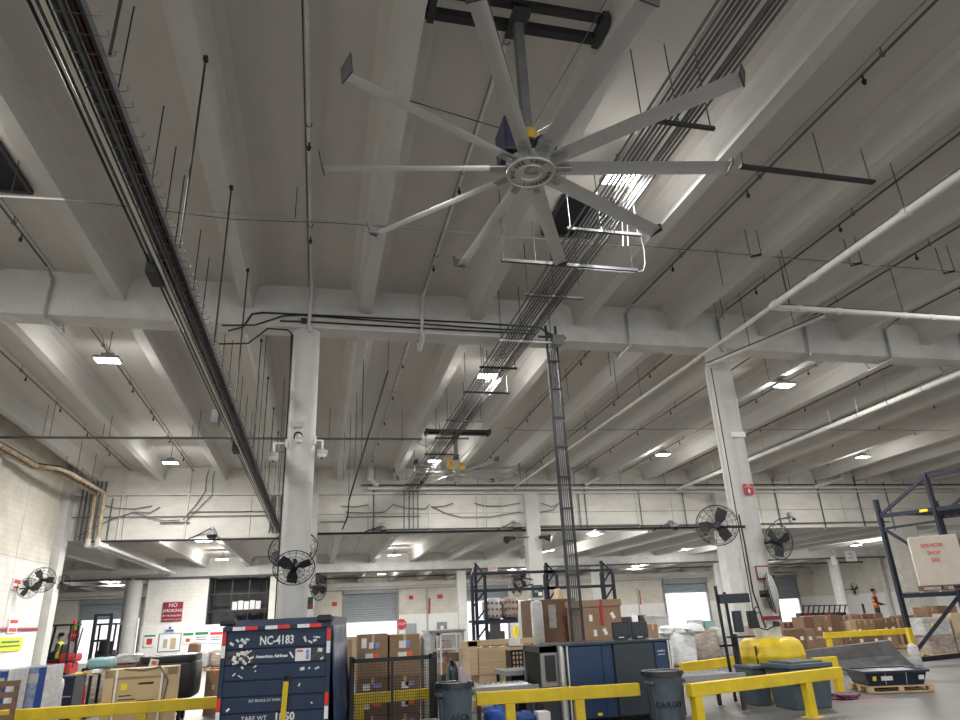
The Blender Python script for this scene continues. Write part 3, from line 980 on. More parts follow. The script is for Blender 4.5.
for y in (10.9, 11.9):
    MB().cone((a.x + (b.x - a.x) * (y - 10.3) / 2.7, y, 7.1), (a.x + (b.x - a.x) * (y - 10.3) / 2.7, y, 8.4), .007, n=5).build('rod', 'dark_steel', t)
t = thing('white_main_pipe', 'thick white sprinkler main at far right passing behind the right column', 'pipe', (16.2, 20, 7.0))
MB().tube([(15.6, 11.2, 7.0), (16.35, 28.6, 7.0)], .078, 10).build('pipe', 'white_pipe', t)
MB().tube([(15.6, 11.2, 7.09), (16.35, 28.6, 7.09)], .018, 5).build('tracer_cable', 'black_plastic', t)
for i in range(12):
    y = 13.9 + i * 1.25
    x = 15.6 + (y - 11.2) * .0431
    b = MB().cone((x, y, 7.05), (x, y, z2(y)), .007, n=5)
    b.ring((x, y, 7.0), .088, .01, rx(math.pi / 2), 12, 4)
    b.build('hanger', 'galv', t)
tag(MB().tube([(16.35, 28.6, 7.0), (17.0, 29.05, 6.95), (17.2, 29.1, 6.95)], .05, 8).build('pipe_elbow', 'white_pipe'), 'white elbow joining the far right main to the panel wall', 'pipe')
t = thing('white_wall_main', 'long white pipe with a black line above it along the far panel wall', 'pipe', (12, W2 - .25, 7.18))
MB().tube([(1.9, W2 - .3, 7.16), (33.5, W2 - .3, 7.16)], .065, 8).build('pipe', 'white_pipe', t)
MB().tube([(1.6, W2 - .32, 7.30), (33.5, W2 - .32, 7.30)], .032, 6).build('black_line', 'black_plastic', t)
for i in range(14):
    x = 2.2 + i * 2.3
    MB().cone((x, W2 - .3, 7.2), (x, W2 - .3, 8.1), .012, n=5).build('rod', 'conduit', t)
for px, py0, lab in ((436 / 4.5 + 500, 100, 'white vertical pipe stub against the far panel wall, right of the mast'), (0, 0, None)):
    if lab:
        tag(MB().tube([at(597, 462, W2 - .4), at(598, 478, W2 - .4), at(585, 485, W2 - .35)], .09, 8).build('pipe_stub', 'white_pipe'), lab, 'pipe')
tag(MB().tube([at(840, 466, W2 - .5), at(841, 479, W2 - .5), at(814, 487, W2 - .4)], .09, 8).build('pipe_stub', 'white_pipe'), 'white vertical pipe stub against the far panel wall, right of the right column', 'pipe')
tag(MB().tube([at(372, 452, W2 - .5), at(370.5, 480, W2 - .5), at(378, 485, W2 - .4)], .13, 8).build('pipe_stub', 'white_pipe'), 'white vertical pipe stub against the far panel wall, right of the left column', 'pipe')
tag(MB().tube([(-.2, W2 - .15, 5.30), (18.4, W2 - .15, 5.30)], .05, 6).build('black_pipe', 'black_plastic'), 'black pipe along the bottom edge of the far panel wall', 'pipe')
tag(MB().tube([(-8.9, W2 - .1, 5.15), (-1.2, W2 - .1, 5.15)], .045, 6).build('black_pipe', 'dark_steel'), 'dark pipe along the bottom of the panel wall left of the left column', 'pipe')
tag(MB().tube([(-22, B3 - .2, 4.62), (45, B3 - .2, 4.62)], .06, 6).build('grey_pipe', 'conduit'), 'grey pipe along the low beam of the annexe', 'pipe')
tag(MB().tube([(-22, WF - .5, 4.30), (45, WF - .5, 4.30)], .07, 6).build('white_pipe_run', 'white_pipe'), 'white pipe along the top of the far wall above the doors', 'pipe')
tag(MB().tube([(-22, 50.2, 4.75), (45, 50.2, 4.75)], .06, 6).build('grey_pipe', 'conduit'), 'grey pipe crossing the farthest bay under its ceiling', 'pipe')

# ---- insulated pipe pair on the left
for i, (dx, dy) in enumerate(((-.36, .05), (.02, -.12))):
    pts = [(-9.10 + dx * .6, 17.0, 6.98), (-9.10 + dx * .6, 24.2 + dy, 6.98), (-8.62 + dx, 24.6 + dy, 6.98), (-8.42 + dx, 25.2 + dy, 6.95), (-8.30 + dx, 28.8 + dy, 6.92)]
    t = thing('insulated_pipe', ('left' if i == 0 else 'right') + ' pipe of the tan insulated pair dropping at the left corner', 'pipe', (-8.3 + dx, 28.9, 5.0), group='insulated pipe pair')
    MB().tube(pts, .065, 8).build('overhead_run', 'tan_pipe', t)
    MB().tube([(p[0], p[1], p[2] + .085) for p in pts], .02, 5).build('tracer_cable', 'black_plastic', t)
    MB().tube([(-8.30 + dx, 28.8 + dy, 6.92), (-8.30 + dx, 28.85 + dy, 5.15)], .068, 8).build('drop', 'tan_pipe', t)
    MB().tube([(-8.30 + dx, 28.85 + dy, 5.22), (-8.30 + dx, 28.85 + dy, 5.0), (-8.1 + dx, 29.3, 4.95)], .095, 8).build('elbow', 'white_pipe', t)
    MB().tube([(-8.1 + dx, 29.3, 4.95), (-8.0 + dx, B3 - .5, 4.85)], .07, 8).build('low_run', 'white_pipe', t)
    for y in (25.5, 27.2):
        MB().cone((-8.38 + dx, y, 6.95), (-8.38 + dx, y, z2(y)), .012, n=5).build('rod', 'conduit', t)

# ================================================================== FIXTURES ON COLUMNS AND WALLS
def align(d):
    return Vector((0, 0, 1)).rotation_difference(Vector(d).normalized()).to_matrix()


def wall_fan(c, d, r, label, mount=None, blades=3, cover=None, n=16):
    c = Vector(c)
    t = thing('wall_fan', label, 'fan', c, group='industrial wall fans')
    M = align(d)
    w = max(.004, r * .012)
    b = MB()
    b.ring(c, r, w * 2.2, M, 28, 5)
    for rr, h in ((r * .25, .11), (r * .5, .10), (r * .75, .075), (r * .92, .04)):
        b.ring(c + M @ Vector((0, 0, h * r * 2.4)), rr, w * .7, M, 24, 4)
        b.ring(c - M @ Vector((0, 0, h * r * 2.4)), rr, w * .7, M, 24, 4)
    b.build('guard', 'guard_wire', t)
    b = MB()
    for i in range(n):
        a = 2 * math.pi * i / n
        for s in (1, -1):
            pts = [c + M @ Vector((rr * math.cos(a), rr * math.sin(a), s * h * r * 2.4)) for rr, h in ((r * .12, .115), (r * .5, .10), (r * .75, .075), (r, 0))]
            b.tube(pts, w * .7, 4)
    b.build('guard_wires', 'guard_wire', t)
    for i in range(blades):
        a = 2 * math.pi * i / blades + .5
        b = MB()
        vs = []
        for rr, wd, tw in ((.1, .10, .5), (.45, .26, .4), (.85, .24, .3)):
            for s in (-1, 1):
                for k in (0, .008):
                    u = Vector((rr * r, s * wd * r, s * tw * .22 * r + k))
                    vs.append(c + M @ (rz(a) @ u))
        b._add(vs, [(0, 1, 3, 2), (0, 2, 6, 4), (1, 5, 7, 3), (4, 6, 10, 8), (5, 9, 11, 7), (8, 10, 11, 9), (0, 4, 5, 1), (4, 8, 9, 5), (2, 3, 7, 6), (6, 7, 11, 10)])
        b.build('blade', 'dark_steel', t)
    MB().cone(c - M @ Vector((0, 0, r * .55)), c + M @ Vector((0, 0, r * .12)), r * .17, n=12).build('motor', 'black_steel', t)
    if cover:
        MB().lathe([(r * 1.0, -.02), (r * 1.02, .03), (r * .7, r * .25), (r * .2, r * .33)], c, 24, M).build('dust_cover', cover, t)
    if mount is not None:
        MB().bar(c - M @ Vector((0, 0, r * .45)), mount, .05).build('bracket', 'black_steel', t)
    return t


CL, CR = (-.45, B1 + .27), (9.15, B1 + .27)
c = at(294, 568, 12.45)
wall_fan(c, (0.05, -.75, -.62), .35, 'black guarded fan tilted down on the front of the left round column', (CL[0], 13.02, c.z + .1))
c = at(293, 549, 14.1)
wall_fan(c, (0.1, .75, -.5), .47, 'black guarded fan mostly hidden behind the left round column', (CL[0], 13.5, c.z), n=12)
c = at(318.5, 587, 14.6)
wall_fan(c, (.75, -.6, .05), .26, 'small black fan facing right beside the left round column', (CL[0] + .2, 13.5, c.z), n=12)
c = at(717, 525, 12.75)
wall_fan(c, (-.55, -.82, .12), .42, 'black guarded fan high on the left side of the right round column', (CR[0] - .2, 13.1, c.z))
c = at(779, 541.5, 12.8)
wall_fan(c, (.12, -.98, -.1), .37, 'black guarded fan high on the right side of the right round column', (CR[0] + .2, 13.15, c.z))
c = at(771, 593, 12.75)
wall_fan(c, (.80, -.58, .05), .40, 'fan under a grey dust cover on the right round column', (CR[0], 13.0, c.z), cover='pale_grey')
c = at(521, 579, W2 - .9)
wall_fan(c, (-.45, -.85, -.25), .40, 'black fan low on the square column left of the green sign', (9.0, W2 - .4, c.z), n=12)
c = at(516, 589, W2 - 1.2)
wall_fan(c, (-.8, -.5, -.3), .30, 'smaller black fan just below the one on the square column', (9.0, W2 - .4, c.z + .2), n=12)
c = at(42, 580, 27.0)
wall_fan(c, (.45, -.85, -.15), .42, 'black guarded fan on the left wall beside the corner pilaster', (-9.5, 28.8, c.z), n=12)
c = at(62, 584, 29.2)
wall_fan(c, (.8, -.5, -.2), .33, 'small dark fan right of the corner pilaster', (-9.6, 29.0, c.z), n=12)
c = at(28, 588, 26.0)
wall_fan(c, (.5, -.85, 0), .32, 'smaller black fan low on the left wall', (-9.7, 26.3, c.z), n=8)
c = at(854.5, 589, B3 - .6)
wall_fan(c, (.2, -.95, 0), .42, 'small grey fan on the far right round column', (36.2, B3, c.z), n=10)
for px, py, lab, mx in ((512, 538, 'black speaker horn on the left side of the square column', 9.0), (543, 537, 'black speaker horn on the right side of the square column', 9.5)):
    c = at(px, py, W2 - .6)
    t = thing('speaker_horn', lab, 'speaker', c)
    s = -1 if px < 530 else 1
    MB().cone(c, c + Vector((s * .32, -.2, -.1)), .06, .17, 12).build('horn', 'black_plastic', t)
    MB().cone(c - Vector((s * .15, -.1, 0)), c, .08, .07, 10).build('driver', 'black_plastic', t)
    MB().bar(c, (mx, W2 - .35, c.z + .05), .05).build('bracket', 'black_steel', t)


def dome_camera(c, wall_pt, label, r=.10):
    c = Vector(c)
    t = thing('dome_camera', label, 'camera', c, group='security cameras')
    MB().lathe([(r * .6, r * .9), (r * 1.05, r * .7), (r * 1.1, 0)], c, 16).build('housing', 'pale_grey', t)
    MB().lathe([(r * .98, 0), (r * .9, -r * .45), (r * .6, -r * .8), (r * .1, -r * .98)], c, 16).build('dome', 'label_white', t)
    MB().lathe([(r * .42, -r * .35), (r * .3, -r * 1.0), (.004, -r * 1.04)], c + Vector((0, -r * .25, 0)), 12).build('camera_lens', 'black_plastic', t)
    w = Vector(wall_pt)
    MB().tube([c + Vector((0, 0, r * .8)), (c.x, c.y, w.z), w], r * .2, 6).build('arm', 'label_white', t)
    MB().obox(w, (r * .5, r * .8, r * 1.6)).build('wall_plate', 'label_white', t)
    return t


c = at(273.5, 457, 13.2)
dome_camera(c, (CL[0] - .27, 13.2, c.z + .27), 'white dome camera on an arm left of the left round column')
c = at(322, 454, 13.2)
dome_camera(c, (CL[0] + .27, 13.2, c.z + .27), 'white dome camera on an arm right of the left round column')
c = at(299, 440, 12.85)
dome_camera(c, (CL[0] + .02, 13.0, c.z + .1), 'small white dome camera on the front of the left round column', .07)
o = MB().ring(at(298, 436, 12.97), .075, .018, rx(math.pi / 2), 16, 6)
tag(o.build('cable_coil', 'black_plastic'), 'coil of black cable on the front of the left round column', 'cable')


def wall_dome(px, py, Y, label, r=.22):
    c = at(px, py, Y)
    t = thing('wall_floodlight', label, 'light fitting', c, group='wall floodlights')
    MB().lathe([(r * .3, r * .9), (r * .9, r * .4), (r, 0)], c, 14).build('shade', 'grey_paint', t)
    MB().lathe([(r * .97, 0), (r * .8, -r * .5), (r * .3, -r * .7)], c, 14).build('globe', 'black_plastic', t)
    MB().box(c.x - .12, c.x + .02, Y + .1, W2, c.z + .1, c.z + .35).build('junction_box', 'pale_grey', t)
    MB().tube([c + Vector((0, 0, r * .8)), c + Vector((-.1, .1, r * 1.2)), (c.x - .6, W2 - .03, c.z + .05), (c.x - .95, W2 - .03, c.z - .1)], .025, 5).build('conduit_tail', 'black_plastic', t)


wall_dome(212, 535, W2 - .4, 'dome floodlight on the panel wall left of the left column')
wall_dome(384, 530, W2 - .4, 'floodlight on the panel wall right of the left column', .14)
wall_dome(517, 527.5, W2 - .4, 'dome floodlight on the panel wall beside the square column')
wall_dome(675, 527, W2 - .4, 'dome floodlight on the panel wall left of the right column')
wall_dome(794, 519, W2 - .3, 'small floodlight on the panel wall right of the right column', .1)

# conduits, drops and slack cables on the panel wall
yy = W2 - .06
runs = [((127, 470), (120, 540), .05, 'white_pipe'), ((113, 498), (110, 540), .03, 'conduit'), ((191.5, 470), (187, 540), .055, 'white_pipe'),
        ((429, 494), (429, 534), .055, 'white_pipe'), ((374, 488), (373, 534), .035, 'conduit'), ((484, 490), (484.5, 530), .05, 'white_pipe'), ((500, 498), (500, 532), .045, 'white_pipe'),
        ((584, 488), (588, 528), .03, 'conduit'), ((633, 478), (641, 530), .045, 'white_pipe'), ((638, 490), (645, 530), .03, 'conduit'), ((682, 492), (688, 528), .035, 'conduit'),
        ((578, 492), (580, 530), .03, 'conduit'), ((772, 478), (780, 527), .035, 'conduit'), ((815, 478), (822, 527), .04, 'conduit'), ((853, 476), (866, 526), .05, 'conduit'), ((883, 482), (896, 530), .04, 'conduit'),
        ((316, 468), (316, 640), .05, 'white_pipe')]
labs = ['left of the lamp on the left', 'beside the tan insulated pipes', 'left of the left column, below the lamp', 'below the far fan', 'just right of the left column', 'left of the square column', 'touching the square column on its left',
        'right of the mast', 'midway between mast and right column', 'beside the middle one, thinner', 'left of the right column', 'close behind the mast', 'behind the right column', 'right of the right column', 'second right of the right column', 'rightmost, above the dark rack', 'running down to the floor beside the left column']
for (a, b, r, m), lab in zip(runs, labs):
    A, Bq = at(*a, yy), at(*b, yy)
    tag(MB().tube([(A.x, yy, A.z), (A.x, yy, Bq.z)], r * .8, 6).build('vertical_conduit', m), 'vertical conduit on the panel wall, ' + lab, 'conduit', 'vertical conduits on the panel wall')
hr = [((40, 518), (276, 520), .02), ((190, 512), (276, 511), .02), ((320, 522), (345, 522), .02), ((368, 530), (890, 524), .03), ((160, 523), (190, 521), .025), ((345, 517), (420, 517), .02), ((540, 526), (640, 526), .02)]
labs = ['long one left of the left column', 'short one by the tray end', 'stub right of the left column', 'longest, low along the wall', 'stub below the left lamp', 'below the far fan', 'behind the mast']
for (a, b, r), lab in zip(hr, labs):
    A, Bq = at(*a, yy - .03), at(*b, yy - .03)
    tag(MB().tube([(A.x, yy - .03, A.z), (Bq.x, yy - .03, A.z)], r, 5).build('horizontal_conduit', 'conduit'), 'horizontal conduit on the panel wall, ' + lab, 'conduit', 'horizontal conduits on the panel wall')
slk = [[(77, 537), (90, 530), (110, 520), (134, 512), (150, 518), (165, 521), (180, 520)], [(104, 505), (115, 508), (134, 509), (152, 506)], [(134, 512), (150, 513), (160, 507)],
       [(392, 504), (405, 508), (425, 509), (430, 504)], [(431, 506), (445, 513), (460, 517), (490, 517), (520, 512)], [(432, 507), (445, 506), (453, 503)], [(474, 503), (485, 506), (503, 506), (520, 503)],
       [(341, 506), (355, 507), (368, 505)], [(345, 512), (365, 513), (385, 512), (392, 506)], [(541, 503), (552, 507), (560, 503)], [(541, 512), (553, 510), (558, 505)],
       [(183, 520), (195, 506), (205, 492), (207, 476), (209, 470)], [(186, 521), (199, 508), (212, 495), (213, 478), (215, 470)]]
for i, s in enumerate(slk):
    tag(MB().tube([at(*p, yy - .05) for p in s], .02, 5).build('slack_cable', 'conduit'),
        ['drooping cable from the left corner to the dome floodlight', 'short drooping cable above the left panel joint', 'little cable tail right of the left panel joint', 'curled cable left of the white conduit under the far fan', 'long drooping cable between far fan and square column',
         'short cable tail right of the white conduit under the far fan', 'shallow drooping cable left of the square column', 'short drooping cable right of the left column', 'drooping cable below the short one right of the left column', 'short cable right of the square column', 'lower short cable right of the square column',
         'left of two cables climbing to the ceiling near the tray end', 'right of two cables climbing to the ceiling near the tray end'][i], 'cable')
# vertical conduits in the left corner and by the tray end
for i in range(6):
    x = -9.25 + i * .16
    tag(MB().tube([(x, W2 - .12, 5.2), (x, W2 - .12, 7.5)], .035, 6).build('riser_conduit', 'conduit'), 'grey riser conduit at the left corner of the panel wall, %s from the left' % ORD[i], 'conduit', 'riser conduits in the left corner')
for i, x in enumerate((-2.05, -1.93, -1.8, -1.66)):
    tag(MB().tube([(x, 28.9, 5.33), (x, 29.34, 5.5), (x, 29.34, 6.9)], .03 if i != 2 else .05, 6).build('tray_riser', 'white_pipe' if i == 2 else 'conduit'), ['leftmost dark riser', 'second dark riser', 'thick white riser', 'rightmost dark riser'][i] + ' conduit standing at the far end of the cable tray', 'conduit')
# conduits along the main beam near the left column
Yb = B1 - .04
for pts, r, lab in (([(228, 331), (243, 327), (252, 314), (262, 312.5), (480, 323), (540, 327.5), (555, 337), (556, 345)], .018, 'upper black conduit along the main beam from the tray to the mast'),
                    ([(222, 325.5), (255, 325), (283, 316), (300, 315), (480, 328), (535, 331)], .016, 'middle black conduit along the main beam above the left column'),
                    ([(280, 321), (304, 321.5), (420, 328), (535, 334)], .018, 'lower black conduit along the main beam starting at a small box'),
                    ([(219, 344), (248, 343.5), (268, 328.5), (288, 330), (291.5, 334), (290, 380)], .016, 'black conduit bending down onto the left round column')):
    tag(MB().tube([at(*p, Yb) for p in pts], r, 6).build('beam_conduit', 'black_plastic'), lab, 'conduit')
P = at(304, 321, Yb)
tag(MB().box(P.x - .06, P.x + .06, Yb - .05, B1, P.z - .05, P.z + .05).build('conduit_box', 'dark_steel', bev=.008), 'small black box on the main beam above the left column', 'box')
tag(MB().tube([(CL[0] - .285, 13.2, 7.4), (CL[0] - .285, 13.2, .3)], .014, 5).build('column_conduit', 'dark_steel'), 'thin dark conduit down the left side of the left round column', 'conduit')
tag(MB().tube([(CR[0] - .285, 13.1, 3.6), (CR[0] - .30, 13.05, 3.0), (CR[0] - .29, 13.08, 2.0), (CR[0] - .2, 13.0, 1.3)], .018, 5).build('column_cable', 'black_plastic'), 'black cable loosely down the left side of the right round column', 'cable')
tag(MB().tube([(CR[0] - .35, 13.05, 7.0), (CR[0] - .35, 13.1, 1.4)], .012, 5).build('column_conduit', 'dark_steel'), 'thin dark conduit down beside the white drop pipe on the right column', 'conduit')
# long slanting rod and cords in the second bay
a, b = at(388, 371, 14.2), at(349, 500, 14.2)
t = thing('slanting_rod', 'black slanting rod hanging from a cord right of the left column', 'rod', b)
MB().bar(a, b, .035).build('rod', 'black_steel', t)
MB().tube([(a.x, 14.2, a.z), (a.x + .01, 14.2, z2(14.2))], .006, 4).build('cord', 'black_steel', t)
MB().tube([b, b + Vector((-.02, .02, -.35)), b + Vector((-.12, 0, -.6))], .016, 5).build('cord', 'black_plastic', t)
for i, (px, py, ln, Y) in enumerate(((364, 350, 1.9, 15.5), (357, 384, 2.6, 18), (351, 410, 2.6, 20), (330, 415, .9, 21), (402, 418, .8, 21), (363, 380, 2.4, 17), (345, 420, 2.0, 22), (266, 345, 3.0, 15.2), (260, 365, 2.2, 17), (284, 390, 2.6, 18.5))):
    p = at(px, py, Y)
    zt = z2(Y) if abs(((p.x - .75) / 2.4) - round((p.x - .75) / 2.4)) > .05 else z2(Y) - .55
    tag(MB().tube([(p.x, Y, p.z - ln), (p.x, Y, zt)], .009, 5).build('drop_rod', 'dark_steel'), 'thin dark rod hanging in the second bay, ' + ['just right of the slanting rod', 'left of the slanting rod and longest', 'farther back left of the slanting rod', 'short one right of the left column', 'short one left of the far fan', 'between slanting rod and column, nearer', 'deep behind the slanting rod', 'left of the left column, nearest', 'left of the left column, beside the tray', 'left of the left column, farthest'][i], 'rod', 'thin rods near the left column')
for i, (px, py, ln, Y) in enumerate(((617, 390, 1.2, 16), (609, 360, 1.1, 14.6), (568, 395, .9, 17), (718, 260, .8, 10.2), (723, 315, .9, 11.5), (769, 380, .9, 15))):
    p = at(px, py, Y)
    zz = z1(Y) if Y < 13 else z2(Y)
    tag(MB().tube([(p.x, Y, zz - ln), (p.x, Y, zz)], .008, 5).build('drop_rod', 'dark_steel'), 'thin dark rod hanging from the ceiling, ' + ['right of the mast, longer', 'right of the mast, nearest the beam', 'close to the mast', 'left of the thick white pipe', 'beside the thin white pipe', 'left of the lamp by the right column'][i], 'rod', 'thin rods near the right column')


# ---- signs
def sign(px0, py0, px1, py1, Y, label, m, lines=(), ink='ink_white', name='wall_sign', border=None, cat='sign', extra=None, th=.02):
    x0, x1, z0, z1_ = rect(px0, py0, px1, py1, Y)
    t = thing(name, label, cat, ((x0 + x1) / 2, Y, z0))
    MB().box(x0, x1, Y - th, Y, z0, z1_).build('plate', m, t)
    if border:
        MB().box(x0 - .03, x1 + .03, Y - th * .6, Y + .001, z0 - .03, z1_ + .03).build('border', border, t)
    for (s, u, v, h) in lines:
        text('lettering', s, h, ink, t, (x0 + (x1 - x0) * u, Y - th - .004, z0 + (z1_ - z0) * v))
    for e in (extra or ()):
        u0, u1, v0, v1, mm = e
        MB().box(x0 + (x1 - x0) * u0, x0 + (x1 - x0) * u1, Y - th - .006, Y - th, z0 + (z1_ - z0) * v0, z0 + (z1_ - z0) * v1).build('print', mm, t)
    return t


sign(162.5, 602, 182.5, 621.5, B3 - .0, 'dark red no smoking sign on the white partition', 'sign_red', (('NO', .5, .83, .30), ('SMOKING', .5, .55, .235), ('IN THE BUILDING', .5, .30, .125), ('BY ORDER OF THE FIRE MARSHAL', .5, .1, .07)))
sign(165, 625, 175, 632, B3 - .12, 'small blue and white sign below the no smoking sign', 'label_white', (), extra=((.1, .9, .05, .35, 'sign_blue'), (.38, .62, .4, .75, 'sign_blue')))
sign(159, 634, 180, 651, B3 - .12, 'dark framed glass notice board on the white lower wall', 'glass_pane', (), border='dark_steel', extra=((.2, .4, .2, .7, 'cardboard_light'), (.55, .8, .1, .75, 'cardboard_light')), cat='notice board', name='notice_board')
sign(144, 635, 155, 647, B3 - .12, 'white poster with a red disc left of the notice board', 'label_white', (), extra=((.0, 1, .85, 1, 'sign_green'), (.25, .75, .2, .7, 'sign_red_bright')), cat='poster', name='poster')
sign(183, 633, 193, 644, B3 - .12, 'poster with green heading and red triangle right of the notice board', 'label_white', (), extra=((.0, 1, .78, 1, 'sign_green'), (.3, .7, .2, .5, 'sign_red_bright')), cat='poster', name='poster')
sign(195, 632, 208, 643, B3 - .12, 'white poster with green heading, second right of the notice board', 'label_white', (), extra=((.0, 1, .75, 1, 'sign_green'), (.1, .9, .3, .36, 'ink'), (.1, .9, .5, .56, 'ink')), cat='poster', name='poster')
sign(210, 632, 222, 643, B3 - .12, 'white poster with red heading beside the cargo cart', 'label_white', (), extra=((.0, 1, .75, 1, 'sign_red_bright'), (.1, .9, .3, .36, 'ink'), (.1, .9, .5, .56, 'ink')), cat='poster', name='poster')
# left wall signs (flat on the X wall)
def sign_x(px0, py0, px1, py1, label, m, extra=(), X=-9.69):
    a, b = atx(px0, py0, X), atx(px1, py1, X)
    t = thing('wall_sign', label, 'sign', (X, (a.y + b.y) / 2, b.z))
    MB().box(X - .05, X, a.y, b.y, b.z, a.z).build('plate', m, t)
    for u0, u1, v0, v1, mm in extra:
        MB().box(X, X + .006, a.y + (b.y - a.y) * u0, a.y + (b.y - a.y) * u1, b.z + (a.z - b.z) * v0, b.z + (a.z - b.z) * v1).build('print', mm, t)
    return t


sign_x(0, 638, 21, 650, 'yellow banner sign on the left wall above the red stripe', 'sign_yellow', ((.1, .85, .6, .75, 'sign_green'), (.05, .9, .3, .42, 'sign_green')))
sign_x(14.5, 578, 19, 590, 'small red and white notice high on the left wall', 'label_white', ((.1, .9, .55, .9, 'ink_red'), (.1, .9, .1, .3, 'ink_red')))
sign_x(10, 619, 16.5, 633, 'small red framed notice lower on the left wall', 'label_white', ((.1, .9, .7, .95, 'ink_red'), (.1, .9, .1, .35, 'ink_red')))
sign(743.5, 484, 753, 494.5, B1 - .03, 'small red fire extinguisher sign on the right round column', 'red_strap', (('FIRE', .5, .85, .05), ('EXTINGUISHER', .5, .7, .03)), extra=((.4, .6, .12, .5, 'ink_white'),))
sign(731, 432, 745, 437, B1 - .03, 'small white label high on the right round column', 'label_white', ())
sign(290, 421.5, 303, 427, B1 - .03, 'small pale label high on the left round column', 'pale_grey', ())
sign(757, 567, 768, 578, B1 - .03, 'faded red framed notice on the right round column', 'pale_grey', (), border='sign_red')
sign(761, 616, 780, 620, B1 - .03, 'dark red strip label low on the right round column', 'sign_red', ())
sign(307, 597, 313, 609, B1 + .35, 'dark green sign beside the left round column', 'sign_dark_green', (), extra=((.1, .9, .1, .4, 'red_paint'),))
sign(532, 585, 543, 597, W2 - .40, 'green first aid sign on the square column', 'sign_dark_green', (('FIRST', .4, .75, .12), ('AID', .4, .45, .12)), extra=((.55, .9, .1, .4, 'ink_white'),))
sign(488, 565.5, 497, 571, W2 + 4, 'white exit sign hanging left of the square column', 'label_white', (('EXIT', .5, .5, .2),), ink='ink_red')
sign(845, 551, 856, 561, B3 - .5, 'white hanging sign right of the right column', 'label_white', (('NO', .5, .7, .2), ('EXIT', .5, .3, .2)), ink='ink')
sign(831, 556, 836, 565, B3 - .5, 'small white hanging sign right of the right column', 'label_white', ())
sign(874, 571, 890, 583, WF - .4, 'yellow and white sign with red letters left of the dark rack', 'label_white', (('SAFETY', .5, .8, .3), ('IS NUMBER', .5, .5, .26), ('ONE', .5, .2, .3)), ink='ink_red', extra=((0, .35, .3, 1, 'sign_yellow'),))
for px, py, Y, lab in ((73.7, 635.6, WF - .1, 'red stop sign left of the left far door'), (401.5, 624, WF - .1, 'red stop sign right of the half-open middle door')):
    c = at(px, py, Y)
    t = thing('stop_sign', lab, 'sign', (c.x, Y, c.z - .4))
    r = .40
    b = MB()
    pts = [(r * math.cos(math.radians(22.5 + 45 * i)), r * math.sin(math.radians(22.5 + 45 * i))) for i in range(8)]
    b._add([(c.x + x, Y - .03, c.z + z) for x, z in pts] + [(c.x + x, Y, c.z + z) for x, z in pts], [tuple(range(8)), tuple(range(15, 7, -1))] + [(i, 8 + i, 8 + (i + 1) % 8, (i + 1) % 8) for i in range(8)])
    b.build('plate', 'sign_red_bright', t)
    text('lettering', 'STOP', .26, 'ink_white', t, (c.x, Y - .035, c.z))
sign(73, 622, 80, 632, WF - .1, 'green and yellow sign above the left stop sign', 'sign_green', (), extra=((.25, .85, .2, .7, 'sign_yellow'),))
for i, (px, py, w, m, lab) in enumerate(((411, 597.5, 4, 'sign_red_bright', 'small red alarm plate right of the middle far door'), (440, 596.5, 5, 'sign_red_bright', 'small red alarm plate left of the far column'), (394, 603, 5, 'sign_red_bright', 'tiny red plate above the stop sign'),
                                    (450, 619, 4, 'label_white', 'white paper notice left of the far column'), (334.5, 604, 5, 'sign_red_bright', 'small red plate beside the far side of the left column'))):
    if i == 2:
        continue
    sign(px - w / 2, py - 2, px + w / 2, py + 2, WF - .03, lab, m)
sign(406, 624, 416, 634, WF - .1, 'grey framed office window right of the stop sign', 'curtain_grey', (), border='grey_paint', cat='window', name='small_window')
sign(437, 622, 447, 634, WF - .1, 'grey framed door window left of the far column', 'grey_paint', (), extra=((.35, .65, .2, .7, 'label_white'),), cat='window', name='small_window')
for px, lab in ((427, 'left of the far grey column'), (637, 'left of the right far door')):
    a, b = at(px, 588, WF - .06), at(px, 640, WF - .06)
    tag(MB().tube([(a.x, WF - .06, a.z), (a.x, WF - .06, .2)], .06, 6).build('standpipe', 'pale_grey'), 'grey standpipe on the far wall ' + lab, 'pipe')
    tag(MB().tube([(a.x + .15, WF - .1, 2.2), (a.x + .2, WF - .1, 3.4)], .05, 6).build('fire_hose_pipe', 'sign_red_bright'), 'short red pipe on the far wall ' + lab, 'pipe')

# ================================================================== FLOOR OBJECTS
def carton(x0, x1, z0, z1_, y, d, label, m='cardboard', group=None, stickers=(), tape='tape', rot=0.0, name='cardboard_box', cat='box', strap=None, lid=0.0):
    t = thing(name, label, cat, ((x0 + x1) / 2, y + d / 2, z0), group)
    e = .004
    MB().box(x0 + e, x1 - e, y + e, y + d - e, z0, z1_ - (lid or 0)).build('body', m, t, bev=.008 if (x1 - x0) > .5 else 0)
    if lid:
        MB().box(x0 - .02, x1 + .02, y - .02, y + d + .02, z1_ - lid, z1_).build('lid', m, t, bev=.006)
    if tape:
        xm = (x0 + x1) / 2
        b = MB().box(xm - .025, xm + .025, y + .0, y + d, z1_ - .002, z1_ + .002)
        b.box(xm - .025, xm + .025, y - .001, y + .006, z1_ - min(.15, (z1_ - z0) * .3), z1_)
        b.build('tape', tape, t)
    for (u, v, w, h, mm) in stickers:
        cx, cz = x0 + (x1 - x0) * u, z0 + (z1_ - z0) * v
        MB().box(cx - w / 2, cx + w / 2, y - .006 - (.02 if lid else 0) * 0, y + .006, cz - h / 2, cz + h / 2).build('sticker', mm, t)
    if strap:
        xm = x0 + (x1 - x0) * .5
        MB().box(xm - .03, xm + .03, y - .026, y + d + .022, z0 + (z1_ - z0) * .45, z1_ + .006).build('strap', strap, t)
    t.rotation_euler = (0, 0, rot)
    return t


